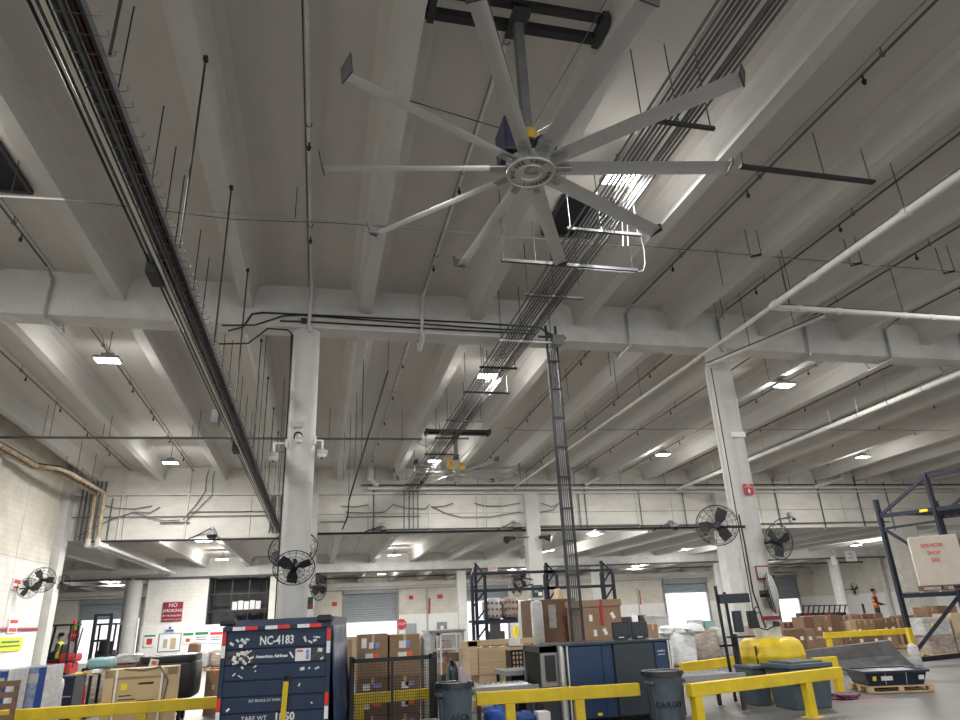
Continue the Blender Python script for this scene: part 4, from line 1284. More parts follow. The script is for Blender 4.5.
def pallet(x, y, z, w, d, label, group=None, rot=0.0, m='pine'):
    t = thing('wooden_pallet', label, 'pallet', (x, y, z), group)
    bl = None
    for i in range(3):
        xx = x - w / 2 + .05 + i * (w - .1) / 2
        for yy_ in (-d / 2 + .07, 0, d / 2 - .07):
            if bl is None:
                bl = MB().box(xx - .05, xx + .05, y + yy_ - .07, y + yy_ + .07, z + .022, z + .10).build('block', m, t)
                b0 = (xx, yy_)
            else:
                o = bl.copy()
                COL.objects.link(o)
                o.location = (xx - b0[0], yy_ - b0[1], 0)
    for i in range(3):
        yy_ = y - d / 2 + .06 + i * (d - .12) / 2
        MB().box(x - w / 2, x + w / 2, yy_ - .05, yy_ + .05, z, z + .022).build('bottom_board', m, t)
    n = 6
    for i in range(n):
        yy_ = y - d / 2 + .05 + i * (d - .1) / (n - 1)
        MB().box(x - w / 2, x + w / 2, yy_ - .048, yy_ + .048, z + .10, z + .122).build('deck_board', m, t)
    t.rotation_euler = (0, 0, rot)
    return t


def lump_mb(x0, x1, y0, y1, z0, z1_, seed, amp=.08, e=.35, nu=28, nv=14):
    rnd = random.Random(seed)
    b = MB()
    cx, cy, cz = (x0 + x1) / 2, (y0 + y1) / 2, (z0 + z1_) / 2
    hx, hy, hz = (x1 - x0) / 2, (y1 - y0) / 2, (z1_ - z0) / 2
    sp = lambda c: math.copysign(abs(c) ** e, c)
    vs = []
    ph = [rnd.uniform(0, 6) for _ in range(8)]
    for j in range(nv + 1):
        v = -math.pi / 2 + math.pi * j / nv
        for i in range(nu):
            u = 2 * math.pi * i / nu
            k = 1 + amp * (.5 * math.sin(3 * u + ph[0] + 2 * v) + .4 * math.sin(5 * v + ph[1] + u) + .35 * math.sin(7 * u - 3 * v + ph[2])) + rnd.uniform(-amp, amp) * .35
            vs.append((cx + hx * k * sp(math.cos(v)) * sp(math.cos(u)), cy + hy * k * sp(math.cos(v)) * sp(math.sin(u)), max(z0, cz + hz * (1 + (k - 1) * .7) * sp(math.sin(v)))))
    fs = []
    for j in range(nv):
        for i in range(nu):
            fs.append((j * nu + i, j * nu + (i + 1) % nu, (j + 1) * nu + (i + 1) % nu, (j + 1) * nu + i))
    b._add(vs, fs)
    b.sm = True
    return b


def wrapped_load(x0, x1, y0, y1, z1_, label, m='wrap', seed=1, amp=.06, z0=0.0, group=None, flaps=0):
    pal = pallet((x0 + x1) / 2, (y0 + y1) / 2, z0, x1 - x0, y1 - y0, 'wooden pallet under the ' + label, group='pallets under wrapped loads')
    t = thing('wrapped_load', label, 'wrapped load', ((x0 + x1) / 2, (y0 + y1) / 2, z0 + .125), group)
    lump_mb(x0 + .03, x1 - .03, y0 + .03, y1 - .03, z0 + .125, z1_, seed, amp).build('wrapped_goods', m, t)
    rnd = random.Random(seed + 5)
    for i in range(flaps):
        a = Vector((rnd.uniform(x0, x1), rnd.uniform(y0, (y0 + y1) / 2), z1_ - .02))
        lump_mb(a.x - .25, a.x + .25, a.y - .2, a.y + .2, z1_ - .12, z1_ + rnd.uniform(.1, .25), seed + i, .25, .8, 14, 8).build('film_tuft', m, t)
    return t


def guard_rail(A, Bq, label, posts, top=.69, h=.18, w=.12, group='yellow guard rails'):
    A, Bq = Vector((A[0], A[1], 0)), Vector((Bq[0], Bq[1], 0))
    t = thing('guard_rail', label, 'guard rail', A, group)
    MB().bar(A + Vector((0, 0, top - h / 2)), Bq + Vector((0, 0, top - h / 2)), w, h).build('rail', 'yellow_paint', t, bev=.01)
    d = (Bq - A).normalized()
    ang = math.atan2(d.y, d.x)
    for p in posts:
        c = A + (Bq - A) * p
        MB().obox(c + Vector((0, 0, (top - h) / 2 + .006)), (.15, .12, top - h - .012), rz(ang)).build('post', 'yellow_paint', t, bev=.008)
        pl = MB().obox(c + Vector((0, 0, .006)), (.28, .26, .012), rz(ang)).build('base_plate', 'yellow_paint', t)
        b = MB()
        for sx in (-.1, .1):
            for sy in (-.09, .09):
                q = c + rz(ang) @ Vector((sx, sy, 0))
                b.cone((q.x, q.y, .012), (q.x, q.y, .03), .014, n=6)
        b.build('bolt', 'galv', pl)
    return t


guard_rail((2.41, 11.05), (4.95, 10.73), 'yellow guard rail in front of the blue scanner', (.20, .62))
guard_rail((5.46, 10.10), (8.82, 10.95), 'yellow guard rail in front of the grey tote and right column', (.035, .74))
guard_rail((-5.6, 13.5), (-1.05, 13.4), 'yellow guard rail in front of the tan crate at left', (.12, .40, .62, .97))
guard_rail((.62, 12.10), (2.5, 12.3), 'yellow guard rail behind the wire cage', (.05, .85), h=.16)
guard_rail((9.86, 12.98), (10.42, 12.98), 'short yellow guard rail right of the column guard', (.12, .9))
guard_rail((15.9, 20.1), (22.5, 19.8), 'long yellow guard rail in front of the carton stack', (.02, .5, .98), top=.82)
guard_rail(atz(681, 663, .62).to_2d(), atz(745, 655, .62).to_2d(), 'yellow guard rail in front of the white wrapped loads', (.1, .9), top=.62, h=.2)
guard_rail(atz(48, 671, .75).to_2d(), atz(61, 669, .75).to_2d(), 'short yellow guard rail by the red forklift', (.1, .9), top=.75)

# ---- yellow guard around the right column
t = thing('column_guard', 'big round yellow plastic guard around the foot of the right column', 'column guard', (9.15, 13.27, 0))
MB().lathe([(.33, 0), (.63, 0), (.63, .04), (.64, .1), (.64, .72), (.655, .74), (.655, .80), (.64, .82), (.63, .94), (.58, 1.04), (.48, 1.10), (.33, 1.11)], (9.15, 13.27, 0), 36).build('shell', 'yellow_paint', t)
MB().bar((9.15 - .56, 13.27 - .325, .05), (9.15 - .56, 13.27 - .325, .98), .02, .03).build('seam', 'dark_steel', t)
for a_ in (-2.2, -1.1):
    MB().obox((9.15 + .645 * math.cos(a_), 13.27 + .645 * math.sin(a_), .4), (.03, .10, .05), rz(a_)).build('latch', 'dark_steel', t)

# ---- blue cargo cart
K = thing('cargo_cart', 'tall dark blue cargo cart numbered NC-4183 with white and red reflective strips', 'cart', (-.51, 10.0, 0))
x0, x1, yf, zt = -1.22, .20, 10.0, 1.74
n = 8
zb = .16
hh = (zt - .06 - zb) / n
for i in range(n):
    MB().box(x0 + .05, x1 - .05, yf, yf + .03, zb + i * hh + .008, zb + (i + 1) * hh - .008).build('board', 'cart_blue', K, bev=.008)
MB().box(x0 + .04, x1 - .04, yf + .03, yf + .06, zb, zt).build('back_sheet', 'cart_blue', K)
for x in (x0, x1 - .06):
    MB().box(x, x + .06, yf - .02, yf + .05, .2, zt).build('corner_post', 'cart_blue', K, bev=.01)
MB().box(x0, x1, yf - .02, yf + .06, zt - .02, zt + .04).build('top_rail', 'cart_blue', K, bev=.01)
rf = MB()
rf._add([(x0, yf, zt + .02), (x1, yf, zt + .02), (x1, yf + .35, zt + .12), (x0, yf + .35, zt + .12), (x0, yf + 2.4, zt + .12), (x1, yf + 2.4, zt + .12), (x0, yf + 2.4, zt), (x1, yf + 2.4, zt), (x0, yf, zt), (x1, yf, zt)],
        [(0, 1, 2, 3), (3, 2, 5, 4), (4, 5, 7, 6), (0, 8, 9, 1), (0, 3, 4, 6, 8), (1, 9, 7, 5, 2), (8, 6, 7, 9)])
rf.build('roof', 'cart_blue', K)
MB().box(x0 + .02, x1 - .02, yf + .05, yf + 2.4, .28, .36).build('deck', 'dark_steel', K)
MB().box(x0 + .03, x1 - .03, yf + 2.36, yf + 2.4, .36, zt).build('front_sheet', 'cart_blue', K)
MB().box(x0, x0 + .03, yf + .05, yf + 2.38, .36, zt).build('side_sheet', 'cart_blue', K)
b = MB()
for i in range(13):
    y = yf + .06 + i * .19
    z = .30 + .03 * math.sin(i * 1.9)
    bulge = .05 + .035 * math.sin(i * 2.4)
    b.v += [Vector((x1 + bulge * .2, y, zt)), Vector((x1 + bulge * .8, y, 1.1)), Vector((x1 + bulge * 1.5, y, .55)), Vector((x1 + bulge, y, z))]
for i in range(12):
    for j in range(3):
        b.f.append((i * 4 + j, i * 4 + j + 1, i * 4 + j + 5, i * 4 + j + 4))
b.sm = True
o = b.build('side_curtain', 'tarp_blue', K)
md = o.modifiers.new('sol', 'SOLIDIFY'); md.thickness = .012
for px_ in (x0 - .05, x1 - .2):
    MB().box(px_, px_ + .2, yf - .02, yf + .1, zt + .05, zt + .14).build('corner_lamp', 'black_plastic', K, bev=.025)
for i in range(3):
    xs_ = x0 + .13 + i * .42
    MB().box(xs_, xs_ + .16, yf - .026, yf - .02, zt - .012, zt + .034).build('reflective_strip', 'reflect_white', K)
    MB().box(xs_ + .16, xs_ + .32, yf - .026, yf - .02, zt - .012, zt + .034).build('reflective_strip', 'reflect_red', K)
for x in (x0 + .005, x1 - .055):
    for z0_, m in ((1.56, 'reflect_red'), (1.40, 'reflect_white'), (.78, 'reflect_red'), (.62, 'reflect_white')):
        MB().box(x, x + .05, yf - .026, yf - .02, z0_, z0_ + .15).build('reflective_strip', m, K)
for xa_, xb_ in ((x0 + .08, x0 + .44), (x1 - .27, x1 - .07)):
    MB().box(xa_, xb_, yf - .008, yf - .002, zb + 6.00 * hh + .02, zb + 7.00 * hh - .02).build('black_patch', 'cart_black', K)
MB().box(x1 - .46, x1 - .26, yf - .014, yf - .006, zb + 6.10 * hh, zb + 6.90 * hh).build('notice_sticker', 'label_white', K)
MB().box(x1 - .44, x1 - .36, yf - .018, yf - .012, zb + 6.70 * hh, zb + 6.80 * hh).build('print', 'ink_red', K)
MB().box(x1 - .32, x1 - .28, yf - .018, yf - .012, zb + 6.20 * hh, zb + 6.80 * hh).build('print', 'label_blue', K)
text('lettering', 'NC-4183', .148, 'ink_white', K, (x0 + .71, yf - .004, zb + 7.50 * hh), sx=.80, bold=.004)
text('lettering', 'American Airlines', .052, 'ink_white', K, (x0 + .655, yf - .004, zb + 6.50 * hh), sx=1.08, bold=.0025)
b = MB()
b._add([(x0 + .875, yf - .005, zb + 6.72 * hh), (x0 + .90, yf - .005, zb + 6.72 * hh), (x0 + .95, yf - .005, zb + 6.32 * hh), (x0 + .92, yf - .005, zb + 6.32 * hh)], [(0, 3, 2, 1)])
b.build('tail_emblem', 'ink_white', K)
text('lettering', 'SET BRAKE AT PARK', .045, 'ink_white', K, (x0 + .60, yf - .004, zb + 3.75 * hh))
text('lettering', 'TARE WT', .075, 'ink_white', K, (x0 + .48, yf - .004, zb + 2.68 * hh))
text('lettering', '1850', .13, 'ink_white', K, (x0 + .86, yf - .004, zb + 2.68 * hh), bold=.005)
rnd = random.Random(3)
chips = [(.10, 5.4, .06, .04), (.17, 5.6, .05, .03), (.25, 5.55, .09, .05), (.22, 5.25, .05, .05), (.30, 5.65, .05, .03), (1.05, 5.5, .03, .09), (1.12, 5.3, .06, .03), (1.20, 5.6, .09, .02), (1.18, 5.4, .05, .04), (.16, 3.45, .05, .02), (.24, 3.3, .07, .018), (.26, 3.85, .04, .03), (.42, 3.9, .04, .02), (.43, 3.6, .02, .02),
         (1.03, 3.6, .06, .05), (1.12, 3.62, .03, .03), (1.22, 3.6, .06, .03), (1.0, 2.6, .02, .05), (1.17, 1.45, .03, .02), (.12, 1.3, .05, .03), (1.25, 4.75, .06, .06), (1.28, 4.2, .04, .03)]
for k_ in range(14):
    chips.append((rnd.uniform(.08, .38), 4 + rnd.uniform(.15, .85), rnd.uniform(.02, .09), rnd.uniform(.015, .06)))
for k_, (u, v, w, h) in enumerate(chips):
    MB().obox((x0 + .03 + u, yf - .009 - .0004 * k_, zb + (v + 2) * hh), (w, .004, h * .8), ry(rnd.uniform(-.8, .8))).build('paint_chip', 'scuffed_sticker', K)
tb = MB().bar((x0 + .83, yf - .05, .12), (x0 + .865, yf - .03, zb + 4.85 * hh), .065, .03)
o = tb.build('tow_bar', 'yellow_paint', K)
MB().ring((x0 + .87, yf - .03, zb + 5.05 * hh), .045, .014, rx(math.pi / 2), 16, 6).build('tow_eye', 'dark_steel', o)
for x in (x0 + .2, x1 - .2):
    for y in (yf + .4, yf + 2.0):
        MB().cone((x - .06, y, .19), (x + .06, y, .19), .19, n=18).build('wheel', 'rubber', K)
K.rotation_euler = (0, 0, math.radians(-7))


# ---- round grey trash cans
def trash_can(c, r, h, label, letters, rot=0):
    x, y = c
    t = thing('trash_can', label, 'trash can', (x, y, 0), 'round trash cans')
    MB().lathe([(r * .80, 0), (r * .97, h * .93), (r * 1.03, h * .935), (r * 1.03, h)], (x, y, 0), 28).build('body', 'can_grey', t)
    MB().ring((x, y, h), r * 1.0, .018, n=28).build('rim', 'can_grey', t)
    b = MB()
    for i in range(30):
        a = 2 * math.pi * i / 30
        d = .04 + .025 * math.sin(i * 2.3)
        b.v += [Vector((x + r * .9 * math.cos(a), y + r * .9 * math.sin(a), h + .015)), Vector((x + (r * 1.03 + .012) * math.cos(a), y + (r * 1.03 + .012) * math.sin(a), h + .022)), Vector((x + (r * 1.04 + .02) * math.cos(a), y + (r * 1.04 + .02) * math.sin(a), h - d))]
        j = (i + 1) % 30
        b.f += [(i * 3, i * 3 + 1, j * 3 + 1, j * 3), (i * 3 + 1, i * 3 + 2, j * 3 + 2, j * 3 + 1)]
    b.sm = True
    b.build('bin_liner', 'black_plastic', t)
    for a in (-.35, math.pi + .35):
        p = Vector((x + r * 1.0 * math.cos(a), y + r * 1.0 * math.sin(a), h * .84))
        MB().obox(p, (.07, .16, .05), rz(a)).build('handle', 'can_grey', t, bev=.012)
    for i in range(2):
        a = -math.pi / 2 + (i - .5) * 2.2
        q = MB().bar((x + r * .80 * math.cos(a), y + r * .80 * math.sin(a), .04), (x + r * .96 * math.cos(a), y + r * .96 * math.sin(a), h * .78), .02)
        q.build('rib', 'can_grey', t)
    k = len(letters)
    for i, ch in enumerate(letters):
        a = -math.pi / 2 + rot + (i - (k - 1) / 2) * .30
        rr = r * .92
        text('lettering', ch, .12, 'ink', t, (x + rr * math.cos(a), y + rr * math.sin(a), h * .48), rot=(math.pi / 2 - .10, 0, a + math.pi / 2), ext=.004)
    return t


trash_can((5.27, 10.52), .30, .84, 'grey trash can lettered CARGO between the two yellow rails', 'CARGO', -.3)
trash_can((2.06, 10.95), .27, .84, 'grey trash can with black liner at the left end of the scanner rail', 'AECA', .15)
t = thing('crumpled_bag', 'dusty pink crumpled bag sticking up from the left trash can', 'bag', (2.2, 11.0, .84))
lump_mb(2.13, 2.27, 10.93, 11.07, .70, 1.08, 41, .2, .9, 12, 8).build('body', 'bag_pink', t)

# ---- x-ray scanner
t = thing('cargo_scanner', 'large blue and grey cargo x-ray scanner behind the yellow rail', 'scanner', (4.95, 12.3, 0))
mx0, mx1, my0, my1, mz = 3.78, 6.12, 11.72, 12.95, 1.24
MB().box(mx0 + .35, mx1, my0 + .08, my1, .08, mz - .02).build('body', 'machine_grey', t, bev=.02)
MB().box(mx0 + .42, mx0 + 1.02, my0 + .03, my0 + .08, .1, mz - .03).build('panel', 'machine_blue', t, bev=.01)
MB().box(mx0 + 1.04, mx0 + 1.22, my0 + .06, my0 + .08, .1, mz - .03).build('panel', 'machine_blue', t)
MB().box(mx0 + 1.25, mx1 - .34, my0 + .02, my0 + .08, .1, mz - .03).build('panel', 'machine_grey', t, bev=.01)
MB().box(mx1 - .32, mx1 - .08, my0 + .03, my0 + .08, .1, mz - .03).build('panel', 'machine_blue', t, bev=.01)
MB().box(mx0 + .3, mx1, my0 + .02, my1, mz - .02, mz + .02).build('top_cover', 'machine_grey', t, bev=.008)
MB().cone((mx0 + .30, my0 + .09, .05), (mx0 + .30, my0 + .09, mz), .065, n=16).build('chrome_post', 'alu', t)
MB().box(mx0 + .385, mx0 + .41, my0 + .02, my0 + .08, .05, mz).build('chrome_trim', 'alu', t)
for x in (mx1 - .07, mx1 - .03):
    MB().box(x, x + .025, my0 + .01, my0 + .08, .05, mz).build('chrome_trim', 'alu', t)
MB().box(mx0 - .05, mx0 + .35, my0 + .12, my1 - .05, .08, .62).build('tunnel_base', 'machine_grey', t)
MB().box(mx0 - .05, mx0 + .35, my0 + .12, my0 + .18, .62, mz).build('tunnel_side', 'grey_paint', t)
MB().box(mx0 - .05, mx0 + .35, my1 - .12, my1 - .05, .62, mz).build('tunnel_side', 'grey_paint', t)
MB().box(mx0 - .05, mx0 + .35, my0 + .12, my1 - .05, mz - .1, mz).build('tunnel_roof', 'machine_grey', t)
for i in range(8):
    y = my0 + .2 + i * .11
    MB().box(mx0 - .02, mx0 - .01, y, y + .1, .62, mz - .1).build('lead_curtain_strip', 'rubber', t)
MB().box(mx0 + .02, mx0 + .2, my0 + .1, my0 + .12, .70, 1.1).build('side_window', 'black_plastic', t)
text('lettering', 'smiths', .055, 'ink_white', t, (mx1 - .2, my0 + .024, mz - .17))
text('lettering', 'HEIMANN', .03, 'ink_white', t, (mx1 - .2, my0 + .024, mz - .23))
MB().box(mx0 + .85, mx0 + .93, my0 + .02, my0 + .03, .14, .18).build('warning_sticker', 'label_yellow', t)
# monitors on it
for i, (px0, py0, px1, py1) in enumerate(((612, 622, 629, 639), (631, 621.5, 647.5, 638.5))):
    a0, a1, c0, c1 = rect(px0, py0, px1, py1, 12.15)
    t = thing('monitor', ['left monitor with its grey screen showing on top of the scanner', 'right black monitor on top of the scanner'][i], 'monitor', ((a0 + a1) / 2, 12.2, mz + .02))
    MB().box(a0, a1, 12.13, 12.17, c0, c1).build('bezel', 'black_plastic', t, bev=.01)
    MB().box(a0 + .025, a1 - .025, 12.124, 12.13, c0 + .06, c1 - .025).build('screen', 'screen' if i else 'machine_grey', t)
    MB().box((a0 + a1) / 2 - .03, (a0 + a1) / 2 + .03, 12.15, 12.19, mz + .03, c0 + .05).build('neck', 'black_plastic', t)
    MB().rbox((a0 + a1) / 2 - .1, (a0 + a1) / 2 + .1, 12.08, 12.26, mz + .02, mz + .035, .03).build('foot', 'black_plastic', t)
    MB().box((a0 + a1) / 2 - .06, (a0 + a1) / 2 + .04, 12.120, 12.125, c0 + .02, c0 + .035).build('brand_print', 'ink_white', t)
# in-feed and out-feed conveyors
def conveyor(xa_, xb_, ya_, yb_, z, label, roll=True):
    t = thing('roller_conveyor', label, 'conveyor', ((xa_ + xb_) / 2, (ya_ + yb_) / 2, 0))
    for y in (ya_, yb_ - .05):
        MB().box(xa_, xb_, y, y + .05, z - .12, z).build('side_rail', 'grey_paint', t)
    n = int((xb_ - xa_) / .1)
    rl = None
    for i in range(n):
        x = xa_ + .06 + i * .1
        if rl is None:
            rl = MB().cone((x, ya_ + .05, z - .04), (x, yb_ - .05, z - .04), .035, n=8).build('roller', 'galv', t)
        else:
            o = rl.copy()
            COL.objects.link(o)
            o.location = (i * .1, 0, 0)
    for x in (xa_ + .1, xb_ - .12):
        for y in (ya_ + .02, yb_ - .04):
            MB().box(x - .03, x + .03, y - .02, y + .04, .01, z - .1).build('leg', 'dark_steel', t)
            MB().box(x - .07, x + .07, y - .06, y + .08, 0, .01).build('foot_plate', 'galv', t)
    return t


conveyor(2.55, 3.70, 11.95, 12.85, .66, 'grey roller conveyor feeding the scanner from the left')
conveyor(6.2, 7.6, 11.9, 12.75, .62, 'grey roller conveyor leaving the scanner on the right')
# stuff around the in-feed
x0, x1, z0, z1_ = rect(511, 650, 538, 669, 13.8)
t = thing('plastic_crate', 'black slotted plastic crate leaning left of the scanner', 'crate', ((x0 + x1) / 2, 13.80, 0))
b = MB().box(x0, x1, 13.80, 13.84, z0 - .02, z0).box(x0, x1, 13.80, 13.84, z1_ - .03, z1_).box(x0, x0 + .03, 13.80, 14.2, z0, z1_).box(x1 - .03, x1, 13.80, 14.2, z0, z1_)
b.box(x0, x1, 13.80, 14.2, z0 - .04, z0 - .02)
b.build('shell', 'black_plastic', t)
b = MB()
for i in range(8):
    x = x0 + .03 + (x1 - x0 - .06) * i / 7
    b.bar((x, 13.82, z0), (x, 13.82, z1_), .025)
for i in range(5):
    z = z0 + (z1_ - z0) * i / 4
    b.bar((x0, 13.82, z), (x1, 13.82, z), .025)
b.build('lattice', 'black_plastic', t)
MB().box(x0, x1, 13.85, 14.2, 0, z0 - .04).build('stand', 'black_plastic', t)
x0, x1, z0, z1_ = rect(528, 654, 541, 671, 13.0)
carton(x0, x1, z0, z1_, 12.98, .12, 'blue plastic divider standing left of the scanner', 'box_blue', tape=None, name='blue_divider', cat='divider')
x0, x1, z0, z1_ = rect(504, 670, 539, 676, 12.98)
t = thing('side_table', 'dark grey low table beside the scanner in-feed', 'table', ((x0 + x1) / 2, 13.2, 0))
MB().box(x0, x1, 12.9, 13.7, z1_ - .08, z1_).build('top', 'grey_paint', t)
for x in (x0 + .05, x1 - .05):
    for y in (12.95, 13.65):
        MB().box(x - .025, x + .025, y - .025, y + .025, 0, z1_ - .08).build('leg', 'dark_steel', t)
for i, (xx, yy_, m, lab) in enumerate(((2.82, 11.5, 'blue_bag', 'blue plastic bag on the floor under the scanner in-feed'), (3.26, 11.55, 'box_blue', 'crumpled dark blue bag beside the blue plastic bag on the floor'))):
    tag(lump_mb(xx - .2, xx + .2, yy_ - .15, yy_ + .15, 0, .42 - i * .1, 31 + i, .18, .7, 18, 10).build('plastic_bag', m), lab, 'bag')
carton(3.49, 3.7, 0, .3, 11.42, .25, 'small white box on the floor under the scanner in-feed', 'label_white', tape=None)

# ---- wire cage trolley with boxes behind it
x0, x1, z0, z1_ = rect(352, 659, 431, 720, 11.55)
z0 = .12
t = thing('wire_cage', 'dark wire mesh cage trolley in front of stacked boxes', 'cage', ((x0 + x1) / 2, 11.55, 0))
yc = 11.5
for x in (x0, x1):
    MB().box(x - .03, x + .03, yc, yc + .06, z0, z1_ + .05).build('post', 'black_steel', t)
for x in (x0, x1 + .14):
    MB().box(x - .03, x + .03, yc + .45, yc + .51, z0, z1_ + .05).build('post', 'black_steel', t)
b = MB().box(x0, x1, yc, yc + .05, z1_ - .03, z1_ + .03).box(x0, x1, yc, yc + .05, z0, z0 + .06)
b.bar((x1, yc + .03, z1_), (x1 + .14, yc + .48, z1_), .05).bar((x0, yc + .03, z1_), (x0, yc + .48, z1_), .05)
b.bar(((x0 + x1) / 2, yc + .025, z0), ((x0 + x1) / 2, yc + .025, z1_), .03)
b.build('frame', 'black_steel', t)
b = MB()
nx = 36
for i in range(nx):
    x = x0 + (x1 - x0) * (i + .5) / nx
    b.bar((x, yc + .02, z0), (x, yc + .02, z1_), .006)
for i in range(26):
    z = z0 + (z1_ - z0) * (i + .5) / 26
    b.bar((x0, yc + .02, z), (x1, yc + .02, z), .006)
b.build('mesh_panel', 'guard_wire', t)
b = MB()
for i in range(8):
    f = (i + .5) / 8
    b.bar((x1 + .14 * f, yc + .03 + .45 * f, z0), (x1 + .14 * f, yc + .03 + .45 * f, z1_), .006)
for i in range(26):
    z = z0 + (z1_ - z0) * (i + .5) / 26
    b.bar((x1, yc + .03, z), (x1 + .14, yc + .48, z), .006)
b.build('mesh_side', 'guard_wire', t)
MB().box(x0 - .03, x1 + .16, yc, yc + .5, z0 - .03, z0).build('deck', 'dark_steel', t)
for x in (x0 + .05, x1 - .05):
    for y in (yc + .08, yc + .42):
        MB().cone((x - .02, y, .045), (x + .02, y, .045), .045, n=12).build('caster', 'rubber', t)
Yb_ = 12.75
for i, (px0, px1) in enumerate(((358, 388), (389.5, 420))):
    rws = [(634, 661), (662, 678), (679, 694), (695, 712)]
    a0, a1, _, ztop = rect(px0, 634, px1, 661, Yb_)
    zz = [0, .28, .56, .86, ztop]
    for j in range(4):
        st = ()
        if j == 3:
            st = ((.62, .74, .10, .10, 'label_blue'), (.46, .74, .10, .10, 'label_white'), (.20, .80, .09, .16, 'label_white'), (.60, .48, .10, .11, 'label_orange'), (.38, .48, .14, .11, 'label_white')) if i == 0 else ((.42, .76, .12, .12, 'label_white'), (.60, .76, .07, .12, 'label_blue'), (.66, .50, .10, .12, 'label_orange'), (.42, .50, .15, .10, 'label_white'))
        else:
            st = ((.3 + .2 * i, .55, .12, .1, 'label_white'), (.65, .6, .15, .07, 'label_blue' if j != 1 else 'label_orange'))
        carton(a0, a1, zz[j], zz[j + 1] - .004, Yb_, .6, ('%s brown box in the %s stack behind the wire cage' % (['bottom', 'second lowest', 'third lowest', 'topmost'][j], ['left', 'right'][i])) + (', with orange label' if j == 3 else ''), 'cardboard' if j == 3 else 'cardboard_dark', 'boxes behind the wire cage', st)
a0, a1, c0, c1 = rect(421, 632, 431, 668, 12.9)
lump_o = thing('wrapped_load', 'clear plastic wrapped stack right of the boxes in the cage', 'wrapped load', ((a0 + a1) / 2, 13.1, 0))
lump_mb(a0 + .02, a1, 12.85, 13.3, 0, c1, 77, .05).build('wrapped_goods', 'wrap_grey', lump_o)
p = pallet(1.55, 11.35, 0, .75, .25, 'small wooden pallet lying before the wire cage')
carton(1.62, 1.86, .125, .34, 11.28, .16, 'small tan box on the little pallet before the cage', 'cardboard_light', stickers=((.55, .5, .14, .1, 'label_blue'),))

# ---- plywood crate and grey jet container behind
x0, x1, z0, z1_ = rect(469, 640, 536, 668, 14.6)
t = thing('plywood_crate', 'long plywood crate with a white paper on its top edge', 'crate', ((x0 + x1) / 2, 14.9, 0))
MB().box(x0 + .2, x1, 14.6, 14.62, z0 - .1, z1_ - .12).build('front_panel', 'plywood', t)
MB().box(x0 + .2, x1, 14.62, 15.4, .2, z1_ - .14).build('body', 'plywood', t)
MB().box(x0, x0 + .18, 14.58, 15.42, z0 - .1, z1_).build('end_batten', 'plywood', t)
MB().box(x0, x1, 14.58, 14.66, z1_ - .09, z1_ + .02).build('top_batten', 'plywood', t)
for i in range(5):
    x = x0 + .3 + i * (x1 - x0 - .5) / 4
    MB().box(x, x + .12, 14.6, 14.64, z1_ - .12, z1_ - .09).build('spacer', 'pine', t)
MB().box(x0 + .85, x0 + 1.1, 14.565, 14.58, z1_ - .12, z1_ + .03).build('paper_note', 'label_white', t)
for x in (x0 + .1, (x0 + x1) / 2, x1 - .1):
    MB().box(x - .06, x + .06, 14.6, 15.4, 0, .2).build('skid', 'pine', t)
x0, x1, z0, z1_ = rect(431, 632, 465, 668, 17.5)
t = thing('grey_container', 'pale grey container with black jet lettering behind the cage', 'container', ((x0 + x1) / 2, 18, 0))
MB().box(x0, x1, 17.5, 18.8, 0, z1_).build('body', 'pale_grey', t, bev=.02)
MB().box(x0 - .03, x1 + .03, 17.47, 18.83, z1_, z1_ + .05).build('lid', 'grey_paint', t)
text('lettering', 'jetc', .26, 'ink', t, (x0 + .28, 17.495, z1_ - .22), align='CENTER')
text('lettering', 'del', .2, 'ink', t, (x0 + .28, 17.495, z1_ - .5), align='CENTER')
x0, x1, z0, z1_ = rect(441, 634, 461, 664, 15.6)
t = thing('wire_basket', 'white framed wire basket holding brown parcels', 'basket', ((x0 + x1) / 2, 15.8, 0))
b = MB()
for (p_, q_) in (((x0, z0 - .2), (x0, z1_)), ((x1, z0 - .2), (x1, z1_)), ((x0, z1_), (x1, z1_)), ((x0, (z0 + z1_) / 2), (x1, (z0 + z1_) / 2))):
    b.bar((p_[0], 15.6, p_[1]), (q_[0], 15.6, q_[1]), .03)
    b.bar((p_[0], 16.1, p_[1]), (q_[0], 16.1, q_[1]), .03)
    b.bar((p_[0], 15.6, q_[1]), (p_[0], 16.1, q_[1]), .03)
b.build('frame', 'label_white', t)
MB().box(x0, x1, 15.6, 16.1, 0, z0 - .2).build('plinth', 'dark_steel', t)
for i, (u, v, w, h, m) in enumerate(((.35, 0, .5, .22, 'cardboard'), (.6, .24, .4, .18, 'cardboard_dark'), (.3, .46, .36, .2, 'wrap_brown'))):
    MB().box(x0 + (x1 - x0) * u - w / 3, x0 + (x1 - x0) * u + w / 3, 15.65, 16.05, z0 - .2 + v, z0 - .2 + v + h).build('parcel', m, t)
tag(lump_mb(at(447, 668, 13.0).x, at(458, 668, 13).x, 12.9, 13.3, 0, 1.02, 55, .15, .7).build('dark_bundle', 'navy_plastic'), 'dark plastic bundle between cage and plywood crate', 'bundle')

